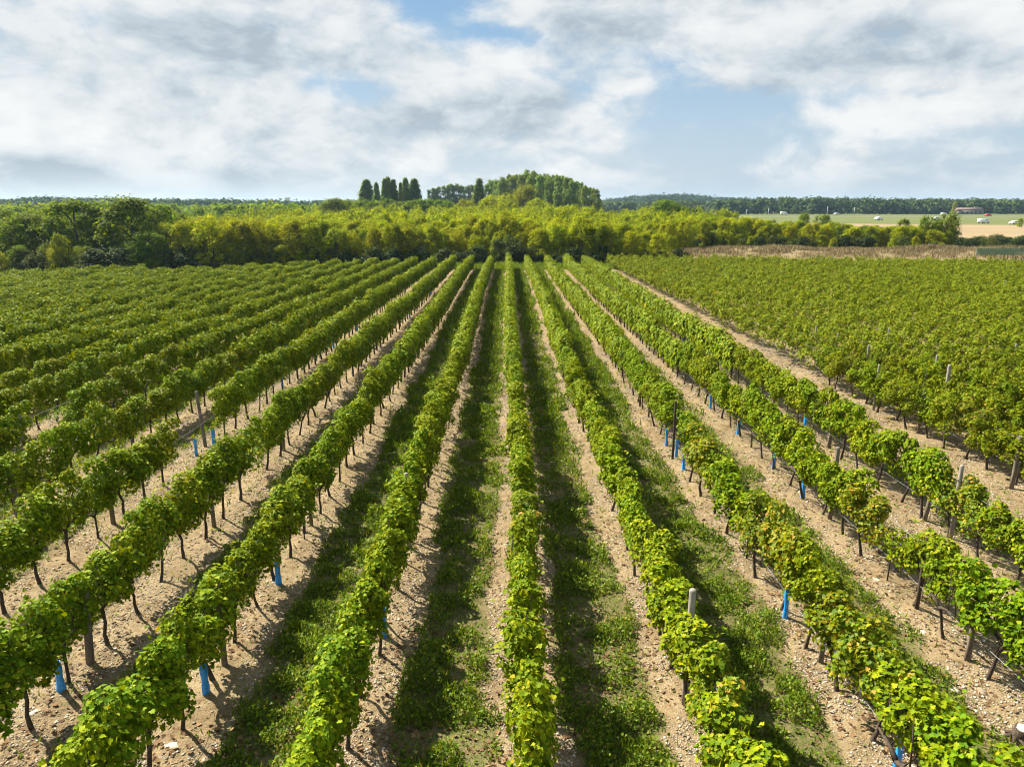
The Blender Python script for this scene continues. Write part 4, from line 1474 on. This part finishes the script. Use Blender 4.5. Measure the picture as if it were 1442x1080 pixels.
x, y = at(1366, 592), 592
r = empty('farm_house', (x, y, -SLOPE * 96), 0.05)
tag(r, 'long low farm house with reddish roof before the tree line', 'house')
s = Shape()
s.box((0, 0, 1.5), (20, 7, 3.0))
link('wall', s.mesh('wall', M_wall), r)
s = Shape()
s.loft([np.array([(-10.5, -4, 3.0), (-10.5, 4, 3.0), (-10.5, 0, 5.2)]), np.array([(10.5, -4, 3.0), (10.5, 4, 3.0), (10.5, 0, 5.2)])])
rf = link('roof', s.mesh('roof', M_roof), r)
s = Shape()
s.box((5, 0.4, 5.3), (0.8, 0.8, 1.4))
link('chimney', s.mesh('chimney', M_roof), rf)
for wx in (-7, -3.5, 3.5, 7):
    s = Shape()
    s.box((wx, -3.51, 1.6), (1.2, 0.06, 1.3))
    link('window', s.mesh('window', M_glass), r)
s = Shape()
s.box((0, -3.51, 1.1), (1.3, 0.06, 2.2))
link('door', s.mesh('door', M_bark), r)

# water tower and masts
x, y = at(405, 1450), 1450
r = empty('water_tower', (x, y, gz1(x, y)))
tag(r, 'tiny pale funnel-topped water tower on the left horizon', 'tower')
s = Shape()
s.tube([(0, 0, 0), (0, 0, 13)], [2.4, 1.8], 14)
link('shaft', s.mesh('shaft', M_concrete, True), r)
s = Shape()
s.tube([(0, 0, 13), (0, 0, 18.5), (0, 0, 20.5), (0, 0, 21.2)], [1.8, 5.6, 6.0, 5.0], 20)
link('tank', s.mesh('tank', M_concrete, True), r)
x, y = at(183, 420), 420
r = empty('antenna_mast', (x, y, gz1(x, y)))
tag(r, 'thin antenna mast poking above the tall dark left tree', 'mast')
zt = top_z(274, 420) - gz1(x, y)
s = Shape()
s.tube([(0, 0, 0), (0, 0, zt)], [0.28, 0.16], 6)
link('pole', s.mesh('pole', M_mast), r)
for q, L in ((0.99, 1.6), (0.93, 1.2)):
    s = Shape()
    s.tube([(-L, 0, zt * q), (L, 0, zt * q)], 0.16, 5)
    link('crossarm', s.mesh('crossarm', M_mast), r)
for u, d, v, lab in ((1052, 520, 295, 'white pole left of the distant white van'), (1083, 500, 293, 'thin pole just left of the distant white van'), (1166, 520, 291, 'thin pole between the two far vehicles'), (1204, 520, 292, 'thin pole right of the pale far car')):
    x = at(u, d)
    s = Shape()
    s.tube([(0, 0, 0), (0, 0, top_z(v, d) + SLOPE * 96)], [0.16, 0.10], 6)
    s.tube([(0, 0, top_z(v, d) + SLOPE * 96 - 0.1), (0.8, 0, top_z(v, d) + SLOPE * 96 + 0.1)], 0.09, 5)
    tag(link('lamp_pole', s.mesh('lamp_pole', M_mast), None, (x, d, -SLOPE * 96)), lab, 'pole')

# ------------------------------------------------------------------ haze
s = Shape()
s.box((0, 1300, 16.2), (5600, 4000, 39.4))
m, N = material('haze_air')
vol = N.new('ShaderNodeVolumePrincipled')
vol.inputs['Color'].default_value = (0.50, 0.76, 1.0, 1)
vol.inputs['Density'].default_value = 0.00010
vol.inputs['Anisotropy'].default_value = 0.2
o_ = N.new('ShaderNodeOutputMaterial')
N.put(o_.inputs['Volume'], vol.outputs[0])
tag(link('haze', s.mesh('haze', m)), 'thin blue haze over the distant woods', 'haze', None, 'stuff')
print('vines near/rest', len(near), len(rest), 'thicket', cnt, 'farthest near', near[-1][0])
